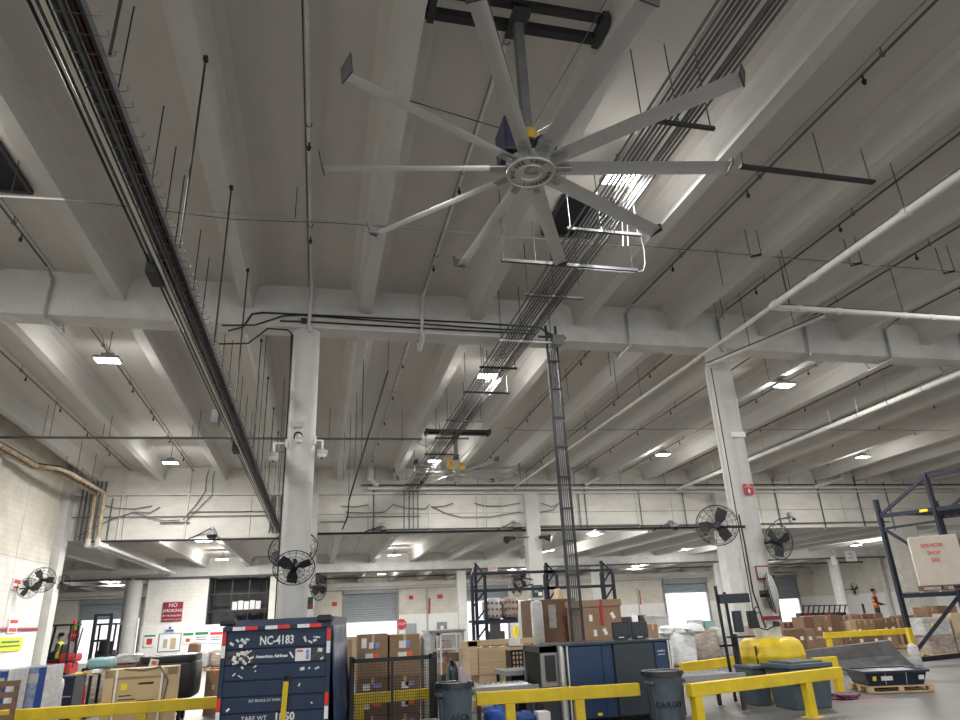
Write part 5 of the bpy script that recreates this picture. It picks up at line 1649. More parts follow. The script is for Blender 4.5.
# ---- big brown boxes behind the scanner
x0, x1, z0, z1_ = rect(533, 599, 577, 645, 15.5)
carton(x0, x1, 0, 1.05, 15.5, .95, 'wrapped brown box below the tall one left of the mast', 'wrap_brown', tape=None, group='big boxes behind the scanner')
b_ = carton(x0, x1, 1.052, z1_, 15.5, .95, 'tall brown box with clear film and red print left of the mast', 'cardboard_dark', tape=None, group='big boxes behind the scanner', stickers=((.78, .62, .05, .12, 'red_strap'), (.78, .42, .06, .1, 'red_strap'), (.76, .82, .03, .1, 'red_strap')))
lump_mb(x0 - .02, x0 + .24, 15.46, 15.6, 1.06, z1_ - .02, 12, .05, .3).build('clear_film', 'wrap', b_)
MB().box(x0 + .38, x0 + .56, 15.494, 15.5, z1_ - .62, z1_ - .12).build('tape_patch', 'wrap_grey', b_)
x0, x1, z0, z1_ = rect(582, 601, 622, 640, 14.2)
carton(x0, x1, 0, 1.08, 14.2, .9, 'brown box below the one with white labels right of the mast', 'cardboard', group='big boxes behind the scanner')
t = carton(x0, x1, 1.10, z1_ + .03, 14.2, .9, 'brown lidded box with red strap and four white labels right of the mast', 'cardboard', tape=None, strap='red_strap', lid=.14, group='big boxes behind the scanner')
for (u, v, a) in ((.22, .62, .05), (.78, .66, -.5), (.30, .28, -.03), (.55, .30, -.4)):
    MB().obox((x0 + (x1 - x0) * u, 14.197, 1.1 + (z1_ - 1.1) * v), (.075, .008, .13), ry(a)).build('white_label', 'label_white', t)
x0, x1, z0, z1_ = rect(578.5, 608, 582, 640, 15.3)
tag(MB().box(x0, x1 + .05, 15.2, 15.3, 0, z1_).build('standing_board', 'black_plastic', bev=.01), 'black board standing between the two big brown boxes', 'board')
x0, x1, z0, z1_ = rect(556, 588, 568, 600, 16.6)
b = MB()
b._add([(x0, 16.6, 0.9 * z0), (x1, 16.6, 0.9 * z0), ((x0 + x1) / 2 - .05, 16.6, z1_), (x0, 17.0, .9 * z0), (x1, 17.0, .9 * z0), ((x0 + x1) / 2 - .05, 17.0, z1_)], [(0, 1, 2), (5, 4, 3), (0, 3, 4, 1), (1, 4, 5, 2), (2, 5, 3, 0)])
b.box(x0, x1, 16.6, 17.0, 0, .9 * z0)
tag(b.build('open_box', 'cardboard_light'), 'open tan box with a raised flap behind the tall brown box', 'box')

# ---- right-hand side: grey tote, dock plate, pallet with black tray
x0, x1 = 8.14, 8.98
t = thing('grey_tote', 'large grey plastic tote with lid behind the yellow rail', 'tote', (8.5, 11.75, 0))
b = MB()
b.prism([(x0 + .06, 11.45), (x1 - .06, 11.45), (x1 - .06, 12.05), (x0 + .06, 12.05)], 0, .66, [(x0, 11.38), (x1, 11.38), (x1, 12.12), (x0, 12.12)])
b.build('body', 'bin_grey', t, bev=.02)
MB().box(x0 - .04, x1 + .04, 11.34, 12.16, .66, .74).build('lid', 'bin_grey', t, bev=.015)
MB().box(x0 + .1, x1 - .1, 11.42, 12.08, .74, .77).build('lid_panel', 'bin_grey', t)
MB().box(x1 - .36, x1 - .24, 11.372, 11.385, .50, .60).build('hazard_sticker', 'label_yellow', t)
for i in range(3):
    MB().box(x0 + .08, x0 + .26, 11.37, 11.40, .40 + i * .07, .43 + i * .07).build('vent_slot', 'dark_steel', t)
MB().box(x0 + .02, x1 - .02, 11.36, 11.39, .60, .63).build('rim_rib', 'bin_grey', t)
p = atz(727, 695, 0)
t = thing('grey_waste_bin', 'dark grey square waste bin beside the yellow column guard', 'bin', (8.14, 12.35, 0))
b = MB()
b.prism([(7.98, 12.15), (8.30, 12.15), (8.30, 12.6), (7.98, 12.6)], 0, .62, [(7.95, 12.1), (8.33, 12.1), (8.33, 12.65), (7.95, 12.65)])
b.build('body', 'bin_grey', t, bev=.02)
MB().box(7.94, 8.34, 12.08, 12.67, .62, .68).build('lid', 'can_grey', t, bev=.015)
t.location.y += .14

# work stand beside the column
t = thing('work_stand', 'tall black computer work stand beside the right column', 'stand', (7.95, 12.9, 0))
f = lambda px, py, Y=12.95: at(px, py, Y)
for a, b_ in (((715, 586), (731, 672)), ((724, 592), (738, 668))):
    A, Bq = f(*a), f(*b_)
    MB().bar(A, Vector((Bq.x, 12.95, 0.02)), .045).build('post', 'black_steel', t)
A, Bq = f(718, 599), f(746, 598)
MB().box(A.x, Bq.x, 12.82, 13.0, (A.z + Bq.z) / 2 - .09, (A.z + Bq.z) / 2 + .09).build('header_box', 'machine_grey', t, bev=.01)
A, Bq = f(730, 611), f(741, 632)
MB().box(A.x, Bq.x + .02, 12.85, 12.92, Bq.z, A.z).build('monitor', 'machine_grey', t, bev=.01)
A, Bq = f(744, 611), f(755, 628)
MB().box(A.x, Bq.x, 12.8, 12.9, Bq.z, A.z).build('printer', 'black_plastic', t, bev=.01)
A, Bq = f(728, 637), f(748, 636)
MB().box(A.x, Bq.x, 12.7, 13.0, A.z - .02, A.z + .01).build('keyboard_shelf', 'black_steel', t)
A, Bq = f(735, 634), f(741, 668)
MB().bar(A, (Bq.x, 12.95, .3), .05).build('pole', 'dark_steel', t)
for px in (720, 733):
    A = f(px, 648)
    MB().bar((f(720, 646).x, 12.95, f(720, 646).z), (f(738, 645).x, 12.95, f(738, 645).z), .035).build('cross_bar', 'black_steel', t)
tag(MB().ring(at(757, 610, 12.95), .06, .012, rx(math.pi / 2), 14, 5).build('cable_loop', 'sign_dark_green'), 'loop of green cable on the right round column', 'cable')
A = at(776, 624, 12.96)
tag(MB().box(A.x - .05, A.x + .05, 12.9, 13.0, A.z - .05, A.z + .05).build('switch_box', 'dark_steel', bev=.01), 'dark switch box low on the right round column', 'box')
tag(MB().tube([at(p_, q_, 12.93) for p_, q_ in ((757, 618), (760, 628), (767, 630), (774, 626))], .012, 5).build('power_cable', 'black_plastic'), 'black cable hanging to the switch box on the right column', 'cable')

pl = pallet(11.55, 12.95, 0, 1.25, .95, 'wooden pallet under the black tray at right', rot=-.32)
t = thing('black_tray', 'low black plastic tray with labels on the wooden pallet', 'tray', (11.5, 12.95, .125))
b = MB()
b.prism([(10.98, 12.55), (12.02, 12.55), (12.02, 13.35), (10.98, 13.35)], .125, .38, [(10.90, 12.48), (12.10, 12.48), (12.10, 13.42), (10.90, 13.42)])
b.build('shell', 'navy_plastic', t)
MB().box(10.86, 12.14, 12.44, 12.50, .36, .40).build('rim', 'navy_plastic', t)
MB().box(10.86, 12.14, 13.40, 13.46, .36, .40).build('rim', 'navy_plastic', t)
MB().box(10.86, 10.92, 12.5, 13.4, .36, .40).build('rim', 'navy_plastic', t)
MB().box(12.08, 12.14, 12.5, 13.4, .36, .40).build('rim', 'navy_plastic', t)
for u, w, m in ((11.08, .07, 'label_yellow'), (11.32, .22, 'label_white'), (11.98, .10, 'label_white')):
    MB().obox((u, 12.50, .26), (w, .012, .08), rx(.28)).build('label', m, t)
for u in (11.3, 11.7):
    MB().obox((u, 12.515, .25), (.012, .012, .22), rx(.28)).build('strap', 'pale_grey', t)
t.rotation_euler = (0, 0, -.32)
tag(lump_mb(9.62, 10.15, 12.1, 12.45, 0, .11, 91, .25, .7).build('cloth_heap', 'purple'), 'heap of purple and dark rags right of the grey tote', 'rags')
# dock plate
A, Bq, C_, D_ = atz(815, 669, .06), atz(913, 668, .06), atz(905, 640, .95), atz(820, 648, .6)
t = thing('dock_plate', 'dark grey steel dock plate leaning on its edge right of the column guard', 'dock plate', (13.6, 15.5, 0))
P0, P1 = Vector((11.6, 15.75, .02)), Vector((14.95, 15.65, .02))
b = MB()
def slab(b, a, c, d, e, th=Vector((.02, .05, .02))):
    vs = [Vector(a), Vector(c), Vector(d), Vector(e)]
    b._add(vs + [v + th for v in vs], [(0, 1, 2, 3), (7, 6, 5, 4), (0, 4, 5, 1), (1, 5, 6, 2), (2, 6, 7, 3), (3, 7, 4, 0)])
slab(b, P0, P1, P1 + Vector((-.1, .35, .36)), P0 + Vector((0, .35, .30)))
b.build('lower_leaf', 'plate_grey', t)
b = MB()
slab(b, P0 + Vector((0, .36, .31)), P1 + Vector((-.1, .36, .37)), P1 + Vector((-.25, .48, .70)), P0 + Vector((0, .48, .55)))
b.build('upper_leaf', 'plate_grey', t)
for i in range(4):
    x = 12.0 + i * .8
    MB().bar((x, 16.5, .0), (x, 16.2, .42), .06).build('brace', 'dark_steel', t)
tag(lump_mb(15.02, 15.25, 15.75, 16.0, 0, .62, 23, .12, .7).build('wrapped_bundle', 'wrap_grey'), 'grey wrapped bundle between dock plate and rack post', 'bundle')

# ---- dark blue pallet rack on the right
t = thing('pallet_rack', 'tall dark blue steel pallet rack at the right edge', 'rack', (16.5, 15.3, 0))
p1, p2, p5 = (15.55, 16.3), (16.2, 15.05), (17.2, 13.15)
p3, p4, p6 = [(p[0] + 2.4, p[1] + .3) for p in (p1, p2, p5)]
for (x, y), h in ((p1, 4.42), (p2, 4.92), (p3, 4.42), (p4, 4.92), (p5, 4.92), (p6, 4.92)):
    MB().box(x - .06, x + .06, y - .05, y + .05, 1.0, h).build('upright', 'rack_blue', t)
    MB().box(x - .065, x + .065, y - .055, y + .055, 0.01, 1.0).build('upright_foot', 'yellow_paint', t)
    MB().box(x - .12, x + .12, y - .1, y + .1, 0, .01).build('base_plate', 'rack_blue', t)
def rb(a, b_, w=.08, n='brace'):
    MB().bar(a, b_, w).build(n, 'rack_blue', t)
V = lambda p, z: Vector((p[0], p[1], z))
rb(V(p1, 3.95), V(p2, 4.86))
rb(V(p1, 3.60), V(p2, 3.64), .06)
rb(V(p1, 3.62), V(p2, 2.35))
rb(V(p1, .36), V(p2, 1.75))
rb(V(p3, 3.95), V(p4, 4.86))
for p, q, z in ((p1, p2, 3.95), (p2, p5, 3.95), (p3, p4, 3.95), (p4, p6, 3.95), (p1, p2, 1.80), (p2, p5, 1.80), (p3, p4, 1.80), (p4, p6, 1.80), (p2, p5, 4.86), (p4, p6, 4.86)):
    MB().bar(V(p, z), V(q, z), .06, .11).build('beam', 'rack_blue', t)
for i in range(16):
    f_ = (i + .5) / 16
    a = Vector(p1).lerp(Vector(p5), f_)
    MB().bar((a.x, a.y, 3.99), (a.x + 2.4, a.y + .3, 3.99), .09, .03).build('deck_bar', 'rack_blue', t)
    if i % 2 == 0:
        MB().bar((a.x, a.y, 1.87), (a.x + 2.4, a.y + .3, 1.87), .08, .03).build('shelf_bar', 'galv', t)
MB().bar(V(p1, .20), V(p3, .22), .08, .12).build('beam', 'rack_blue', t)
MB().bar(V(p3, .20), V(p6, .22), .08, .12).build('beam', 'rack_blue', t)
q_ = Vector(p1).lerp(Vector(p2), .8)
MB().obox((q_.x - .03, q_.y - .03, 3.95), (.2, .02, .07), rz(math.radians(-62))).build('yellow_tag', 'label_yellow', t)
b = MB()
for i in range(26):
    z = .3 + i * .055
    b.bar((p3[0], p3[1], z), (p6[0], p6[1], z), .006)
for i in range(56):
    f_ = i / 55
    a = Vector(p3).lerp(Vector(p6), f_)
    b.bar((a.x, a.y, .3), (a.x, a.y, 1.72), .006)
b.build('back_mesh', 'galv', t)
th_ = math.radians(-43)
fc = at(939, 563, 14.3)
d_ = Vector((-math.sin(th_), math.cos(th_), 0))
cc = Vector((fc.x, fc.y, 0)) + d_ * .4
pl = pallet(cc.x, cc.y, 1.885, 1.12, .85, 'brown pallet on the rack shelf under the grey crate', m='cardboard_dark', rot=th_)
t = thing('shipping_crate', 'big pale grey crate with red stencilled letters on the rack shelf', 'crate', (cc.x, cc.y, 2.01))
ht = at(939, 535.5, 14.3).z
MB().box(cc.x - .52, cc.x + .52, cc.y - .4, cc.y + .4, 2.01, ht).build('body', 'crate_grey', t, bev=.01)
MB().box(cc.x - .53, cc.x + .53, cc.y - .415, cc.y - .4, 2.01, 2.09).build('bottom_batten', 'crate_grey', t)
for w_, u_, h_ in (('SERVICER', .80, .115), ('SHOP', .65, .115), ('502', .50, .125)):
    text('lettering', w_, h_, 'ink_red', t, (cc.x - .05, cc.y - .405, 2.01 + (ht - 2.01) * u_), bold=.002)
t.rotation_euler = (0, 0, th_)
# wrapped cartons behind the mesh under the rack
for i, (xa_, w, h, m, lab) in enumerate(((18.2, .95, .52, 'wrap_brown', 'lower left'), (19.2, 1.0, .55, 'wrap_brown', 'lower right'), (18.15, 1.0, .5, 'wrap_grey', 'upper left'), (19.25, .9, .55, 'cardboard_light', 'upper right'))):
    zz = .124 if i < 2 else .124 + (.52, .55)[i - 2]
    carton(xa_, xa_ + w, zz, zz + h, 18.4, .7, 'film wrapped box behind the rack mesh, ' + lab, m, 'boxes behind the rack mesh', tape=None, stickers=((.3, .6, .08, .08, 'label_yellow'),) if i == 2 else ())
pallet(19.2, 18.75, 0, 2.2, .9, 'wide wooden pallet under the boxes behind the rack mesh')

# ---- cartons stacked in the right background
rnd = random.Random(11)
num = 0
def row(pxa, pxb, ytop, ybot, Y, n, base, lab, depth=.7, mats=('cardboard', 'cardboard_dark', 'cardboard'), skip=()):
    for i in range(n):
        if i in skip:
            continue
        a = pxa + (pxb - pxa) * i / n
        c = pxa + (pxb - pxa) * (i + 1) / n
        tilt = -.047 * (a - pxa)
        x0, x1, z0, z1_ = rect(a, ytop + tilt, c, ybot + tilt, Y)
        if base is not None:
            z0 = base
        st = [(.3 + .4 * rnd.random(), .6, .13, .12, 'label_white')] if rnd.random() < .55 else []
        m = mats[rnd.randrange(len(mats))]
        nth = ['leftmost', 'second', 'third', 'fourth', 'fifth', 'sixth', 'seventh', 'eighth', 'ninth'][i]
        carton(x0, x1, z0, z1_ - (.0 if i % 2 else .03), Y + rnd.uniform(0, .05), depth, 'brown box in the right background stack, %s in the %s' % (nth, lab), m, 'cartons in the right background', st, tape='tape' if rnd.random() < .5 else None)
Z1 = at(800, 640, 22.5).z
Z2 = at(800, 629, 22.5).z
row(785, 816, 629, 640, 22.0, 3, .124, 'front lower row')
zt_ = at(808, 629, 22.0).z
row(817, 899, 637, 650, 22.1, 6, .124, 'front row beside the yellow rail', mats=('cardboard_dark', 'cardboard_dark', 'cardboard'))
row(805, 840, 616, 629, 23.2, 4, .124, 'second row with the white stickers')
row(841, 850, 615, 629, 23.4, 1, .124, 'dark second row', mats=('cardboard_dark',))
row(851, 875, 620, 628.5, 22.9, 4, .124, 'low middle row', mats=('cardboard', 'cardboard_light'))
row(852, 866, 614.5, 621, 23.8, 2, .124, 'middle row behind')
row(867, 884, 612.5, 625, 23.8, 1, .124, 'tall place left of the rack', mats=('cardboard_dark',))
row(883, 905, 618, 628, 23.0, 3, .124, 'last row before the rack', mats=('cardboard_light', 'cardboard', 'cardboard_dark'))
row(905, 930, 615, 632, 22.8, 3, .124, 'row seen through the rack')
row(930, 960, 606, 632, 22.9, 3, .124, 'row at the right edge')
row(784, 803, 622, 630, 24.2, 2, .124, 'row nearest the column', mats=('cardboard_dark', 'wrap_brown'))
for i, x in enumerate((15.4, 17.2, 19.0, 20.8, 22.6, 24.4, 26.2)):
    pallet(x, 23.3, 0, 1.78, 2.8, 'wide pallet under the right background cartons, %s from the left' % ORD[i], group='pallets under the cartons')

# ---- white wrapped loads in the middle distance
for (a, c, yt, Y, m, sd, lab, fl_) in ((652, 676, 631, 19.0, 'wrap', 3, 'white film wrapped load right of the scanner', 2), (674, 700, 630, 19.6, 'wrap', 4, 'second white film wrapped load right of the scanner', 3),
                                       (699, 722, 628, 20.5, 'wrap_brown', 5, 'brown film wrapped load left of the work stand', 0), (722, 745, 627, 20.8, 'wrap_grey', 6, 'grey film wrapped load behind the work stand', 0),
                                       (745, 762, 624, 22.5, 'wrap_brown', 8, 'brown wrapped load behind the work stand pole', 0)):
    x0, x1, z0, z1_ = rect(a, yt, c, yt + 30, Y)
    wrapped_load(x0, x1, Y, Y + 1.0, z1_, lab, m, sd, .07, flaps=fl_)
x0, x1, z0, z1_ = rect(656, 615, 669, 628, 21.4)
carton(x0, x1, 0, z1_, 21.4, .8, 'tall pale grey plastic tote behind the white wrapped loads', 'pale_grey', tape=None, name='plastic_tote', cat='tote', lid=.08)
x0, x1, z0, z1_ = rect(648, 624, 658, 634, 18.0)
carton(x0, x1, 0, z1_, 18.0, .5, 'small brown box right of the monitors', 'cardboard')
for i, (a, c, yt, m, lab) in enumerate(((622, 632, 617, 'dark_steel', 'dark cabinet behind the left monitor'), (633, 639, 615, 'label_white', 'white cabinet behind the monitors'), (641, 648, 615, 'dark_steel', 'dark cabinet behind the right monitor'), (695, 704, 620, 'wrap_grey', 'grey crate under the right far door'), (706, 716, 620.5, 'teal', 'teal crate under the right far door'))):
    x0, x1, z0, z1_ = rect(a, yt, c, 640, 26.5)
    t = thing('far_cabinet', lab, 'cabinet', ((x0 + x1) / 2, 26.8, 0), 'far cabinets')
    MB().box(x0, x1, 26.5, 27.1, .05, z1_).build('body', m, t)
    MB().box(x0 + .03, x1 - .03, 26.485, 26.5, .2, z1_ - .08).build('door', m, t)
    MB().box(x0 + .02, x1 - .02, 26.52, 27.08, 0, .05).build('plinth', 'black_steel', t)


# ---- pallet rack in the middle distance
mr = thing('pallet_rack', 'dark steel pallet rack around the square column in the middle distance', 'rack', (8.5, 24.8, 0))
def upright_frame(pxs, pyt, Y):
    A = at(pxs, pyt, Y)
    top = A.z
    for x, y, zt in ((A.x - .22, Y, top - .45), (A.x + .02, Y + .45, top), (A.x + .28, Y + .1, top - .45)):
        MB().box(x - .05, x + .05, y - .05, y + .05, 0, zt).build('upright', 'rack_blue', mr)
    b = [((A.x - .22, Y, top - .45), (A.x + .02, Y + .45, top)), ((A.x + .28, Y + .1, top - .45), (A.x + .02, Y + .45, top))]
    for k in range(5):
        z = .3 + k * .6
        b.append(((A.x - .22, Y, z), (A.x + .28, Y + .1, z + .55)))
    for p, q in b:
        MB().bar(p, q, .05).build('brace', 'rack_blue', mr)
    return A


f1, f2, f3 = upright_frame(477, 562, 24.5), upright_frame(549, 562, 24.5), upright_frame(605, 560, 24.5)
for a, c, py in ((f1, f2, 573), (f1, f2, 590), (f2, f3, 571), (f2, f3, 587)):
    z = at(500 if a is f1 else 575, py, 24.5).z
    MB().bar((a.x - .2, 24.55, z), (c.x + .2, 24.55, z), .06, .1).build('beam', 'rack_blue', mr)
zsh = at(505, 619, 24.5).z
MB().box(f1.x - .2, f2.x + .2, 24.5, 25.4, zsh - .08, zsh).build('shelf_deck', 'black_steel', mr)
MB().box(f1.x - .2, f2.x + .2, 24.46, 24.5, zsh - .14, zsh).build('shelf_beam', 'rack_blue', mr)
for a, c, yt, m, sd, lab in ((486, 503, 598, 'wrap_grey', 14, 'grey wrapped goods on the far dark shelf'), (504, 519, 597, 'wrap_brown', 15, 'brown wrapped goods on the far dark shelf'), (519, 527, 600, 'wrap', 16, 'white wrapped goods on the far dark shelf')):
    x0, x1, z0, z1_ = rect(a, yt, c, 618, 24.6)
    t = thing('wrapped_load', lab, 'wrapped load', ((x0 + x1) / 2, 25, zsh))
    lump_mb(x0, x1, 24.6, 25.3, zsh, z1_, sd, .06).build('wrapped_goods', m, t)
    be = None
    for i in range(4):
        for j in range(3):
            px_, pz_ = x0 + (x1 - x0) * (i + .5) / 4, zsh + (z1_ - zsh) * (j + .6) / 3.4
            if be is None:
                be = MB().cone((px_, 24.56, pz_), (px_, 24.66, pz_), .045, n=8).build('bottle_end', 'cardboard_dark', t)
                p0_ = (px_, pz_)
            else:
                o = be.copy()
                COL.objects.link(o)
                o.location = (px_ - p0_[0], 0, pz_ - p0_[1])
for a, c, yt, m, sd, lab in ((521, 528, 601, 'wrap', 17, 'tall clear wrapped roll left of the square column foot'), (530, 536, 599, 'wrap', 18, 'tall clear wrapped roll right of the square column foot')):
    x0, x1, z0, z1_ = rect(a, yt, c, 640, 18.0)
    tag(lump_mb(x0, x1, 18, 18.35, 0, z1_, sd, .04, .4).build('wrapped_roll', m), lab, 'roll')
for px, py, lab in ((497, 627, 'dark forklift mast silhouette in the far doorway'),):
    x0, x1, z0, z1_ = rect(489, 625, 505, 640, 40.0)
    t = thing('pallet_stacker', lab, 'stacker', ((x0 + x1) / 2, 40, 0))
    MB().box(x0, x1, 40, 41, .1, z1_ * .75).build('body', 'dark_steel', t, bev=.05)
    MB().box(x0 + .2, x1 - .25, 40, 40.6, z1_ * .75, z1_ + .1).build('mast', 'dark_steel', t)
    for x in (x0 + .1, x1 - .1):
        MB().cone((x - .05, 40.2, .12), (x + .05, 40.2, .12), .12, n=12).build('wheel', 'rubber', t)
x0, x1, z0, z1_ = rect(515, 626, 524, 634, 38.0)
carton(x0, x1, 0, z1_, 38, .5, 'yellow wet floor sign board in the far doorway', 'label_yellow', tape=None, name='floor_sign', cat='sign')


# ---- parked pallet trucks at the far right
for i in range(9):
    px = 801 + i * 5.2
    A = at(px, 606 - i * .1, 33.0)
    t = thing('pallet_truck', 'parked pallet truck in the far row, %s from the left' % ['first', 'second', 'third', 'fourth', 'fifth', 'sixth', 'seventh', 'eighth', 'ninth'][i], 'pallet truck', (A.x, 33.4, 0), 'parked pallet trucks')
    m = ('dark_steel', 'red_paint', 'machine_grey', 'dark_steel')[i % 4]
    MB().box(A.x - .14, A.x + .14, 33.0, 33.4, .15, A.z - .35).build('body', m, t, bev=.03)
    MB().bar((A.x, 33.0, A.z - .4), (A.x + .05, 32.85, A.z), .05).build('tiller', 'black_steel', t)
    MB().bar((A.x - .1, 32.85, A.z), (A.x + .18, 32.85, A.z), .05).build('handle', 'black_steel', t)
    for dx in (-.12, .12):
        MB().box(A.x + dx - .05, A.x + dx + .05, 33.4, 34.5, .06, .14).build('fork', m, t)
    MB().cone((A.x - .06, 33.2, .12), (A.x + .06, 33.2, .12), .12, n=12).build('wheel', 'rubber', t)


# ---- people
def skin_body(name, joints, edges, parent, m, sub=1):
    me = bpy.data.meshes.new(name)
    me.from_pydata([tuple(Vector(j[:3])) for j in joints], edges, [])
    me.materials.append(MATS[m])
    o = bpy.data.objects.new(name, me)
    COL.objects.link(o)
    o.parent = parent
    md = o.modifiers.new('skin', 'SKIN')
    sv = me.skin_vertices[0].data if me.skin_vertices else None
    if sv is None:
        me.update()
    for i, j in enumerate(joints):
        me.skin_vertices[0].data[i].radius = (j[3], j[4] if len(j) > 4 else j[3])
    me.skin_vertices[0].data[0].use_root = True
    ss = o.modifiers.new('sub', 'SUBSURF')
    ss.levels = ss.render_levels = sub
    for p in me.polygons:
        p.use_smooth = True
    OFF[o.name] = OFF[parent.name]
    return o


def person(loc, label, sitting=False, vest='orange_cloth', face=0.0, pants='dark_cloth'):
    t = thing('person', label, 'person', loc)
    hz = .92 if not sitting else .50
    J = [(0, 0, hz, .13, .10), (0, .01, hz + .22, .13, .10), (0, .01, hz + .42, .16, .11), (0, .0, hz + .52, .07), (0, -.02, hz + .60, .06), (0, -.03, hz + .70, .085, .10), (0, -.02, hz + .80, .07),
         (.19, .01, hz + .46, .06), (.25, -.02, hz + .20, .048), (.20, -.25, hz + .10, .038), (-.19, .01, hz + .46, .06), (-.25, -.02, hz + .20, .048), (-.20, -.25, hz + .12, .038)]
    E_ = [(0, 1), (1, 2), (2, 3), (3, 4), (4, 5), (5, 6), (2, 7), (7, 8), (8, 9), (2, 10), (10, 11), (11, 12)]
    for s, o_ in ((1, 13), (-1, 17)):
        if sitting:
            J += [(s * .10, -.05, hz - .02, .085), (s * .12, -.42, hz + .02, .065), (s * .12, -.46, hz - .38, .05), (s * .12, -.60, hz - .42, .045)]
        else:
            J += [(s * .10, 0, hz - .08, .085), (s * .11, -.02, hz - .45, .065), (s * .11, .02, .09, .05), (s * .11, -.14, .05, .045)]
        E_ += [(0, o_), (o_, o_ + 1), (o_ + 1, o_ + 2), (o_ + 2, o_ + 3)]
    for s, i0 in ((1, 9), (-1, 12)):
        k = len(J)
        hx_, hy_, hz_ = J[i0][:3]
        J.append((hx_ - s * .01, hy_ - .07, hz_, .036))
        E_.append((i0, k))
        for f_, (dx, L_) in enumerate(((-.03, .07), (-.01, .08), (.012, .075), (.032, .06))):
            J.append((hx_ + dx, hy_ - .09 - L_, hz_ - .02, .009))
            E_.append((k, len(J) - 1))
        J.append((hx_ - s * .055, hy_ - .08, hz_ + .005, .011))
        E_.append((k, len(J) - 1))
    skin_body('body', J, E_, t, 'skin', 1)
    b = MB().lathe([(.175, hz - .12), (.18, hz + .05), (.19, hz + .30), (.20, hz + .42), (.15, hz + .51), (.07, hz + .545)], (0, 0, 0), 18)
    b.v = [Vector((p.x, p.y * .72 + .01, p.z)) + OFF[t.name] for p in b.v]
    b.build('vest', vest, t)
    b = MB()
    for z in (hz + .12, hz + .30):
        b.lathe([(.197, z), (.205, z + .02), (.197, z + .045)], (0, 0, 0), 18)
    b.v = [Vector((p.x, p.y * .74 + .01, p.z)) + OFF[t.name] for p in b.v]
    b.build('reflective_band', 'label_yellow', t)
    b = MB()
    for s in (1, -1):
        o_ = 13 if s == 1 else 17
        a = [Vector(J[o_ + k][:3]) + OFF[t.name] for k in range(3)]
        b.cone(a[0] + Vector((0, 0, .06)), a[1], .112, .088, 12).cone(a[1], a[2], .088, .075, 12)
    b.build('trousers', pants, t)
    for s in (1, -1):
        i0 = 7 if s == 1 else 10
        a = [Vector(J[i0 + k][:3]) + OFF[t.name] for k in range(3)]
        MB().cone(a[0], a[1], .075, .062, 10).cone(a[1], a[2], .062, .05, 10).build('sleeve', 'dark_cloth', t)
    b = lump_mb(-.09, .09, -.10, .12, hz + .72, hz + .87, 2, .05, .8, 16, 8)
    b.v = [p + OFF[t.name] for p in b.v]
    b.build('hair', 'hair', t)
    b = MB()
    for s in (-.03, .03):
        b.cone((s, -.115, hz + .73), (s, -.125, hz + .73), .012, n=8)
    b.cone((0, -.12, hz + .71), (0, -.145, hz + .69), .012, .016, 8)
    b.bar((-.025, -.118, hz + .655), (.025, -.118, hz + .655), .012)
    b.v = [p + OFF[t.name] for p in b.v]
    b.build('face_features', 'hair', t)
    t.rotation_euler = (0, 0, face)
    return t


# worker on a lift platform at far right
A = at(872, 590, 30.0)
zp = A.z - 1.72
t = thing('order_picker', 'order picker lift under the standing worker at far right', 'lift truck', (A.x, 30.4, 0))
MB().box(A.x - .45, A.x + .45, 30.4, 31.4, .12, 1.1).build('chassis', 'dark_steel', t, bev=.04)
MB().box(A.x - .45, A.x + .45, 29.6, 30.4, zp - .08, zp).build('platform', 'dark_steel', t)
for x in (A.x - .35, A.x + .35):
    MB().box(x - .04, x + .04, 30.42, 30.5, .1, zp + 1.1).build('mast_rail', 'dark_steel', t)
    MB().cone((x - .05, 30.9, .14), (x + .05, 30.9, .14), .14, n=12).build('wheel', 'rubber', t)
    MB().box(x - .05, x + .05, 29.3, 30.4, .05, .12).build('fork', 'dark_steel', t)
MB().bar((A.x - .45, 29.62, zp + .5), (A.x - .45, 29.62, zp), .04).bar((A.x + .45, 29.62, zp + .5), (A.x + .45, 29.62, zp), .04).build('guard_post', 'dark_steel', t)
MB().box(A.x - .95, A.x - .3, 29.9, 30.0, zp + .45, zp + .62).build('console', 'black_plastic', t)
person((A.x, 29.95, zp), 'worker in an orange vest standing on the lift at far right', face=.9)


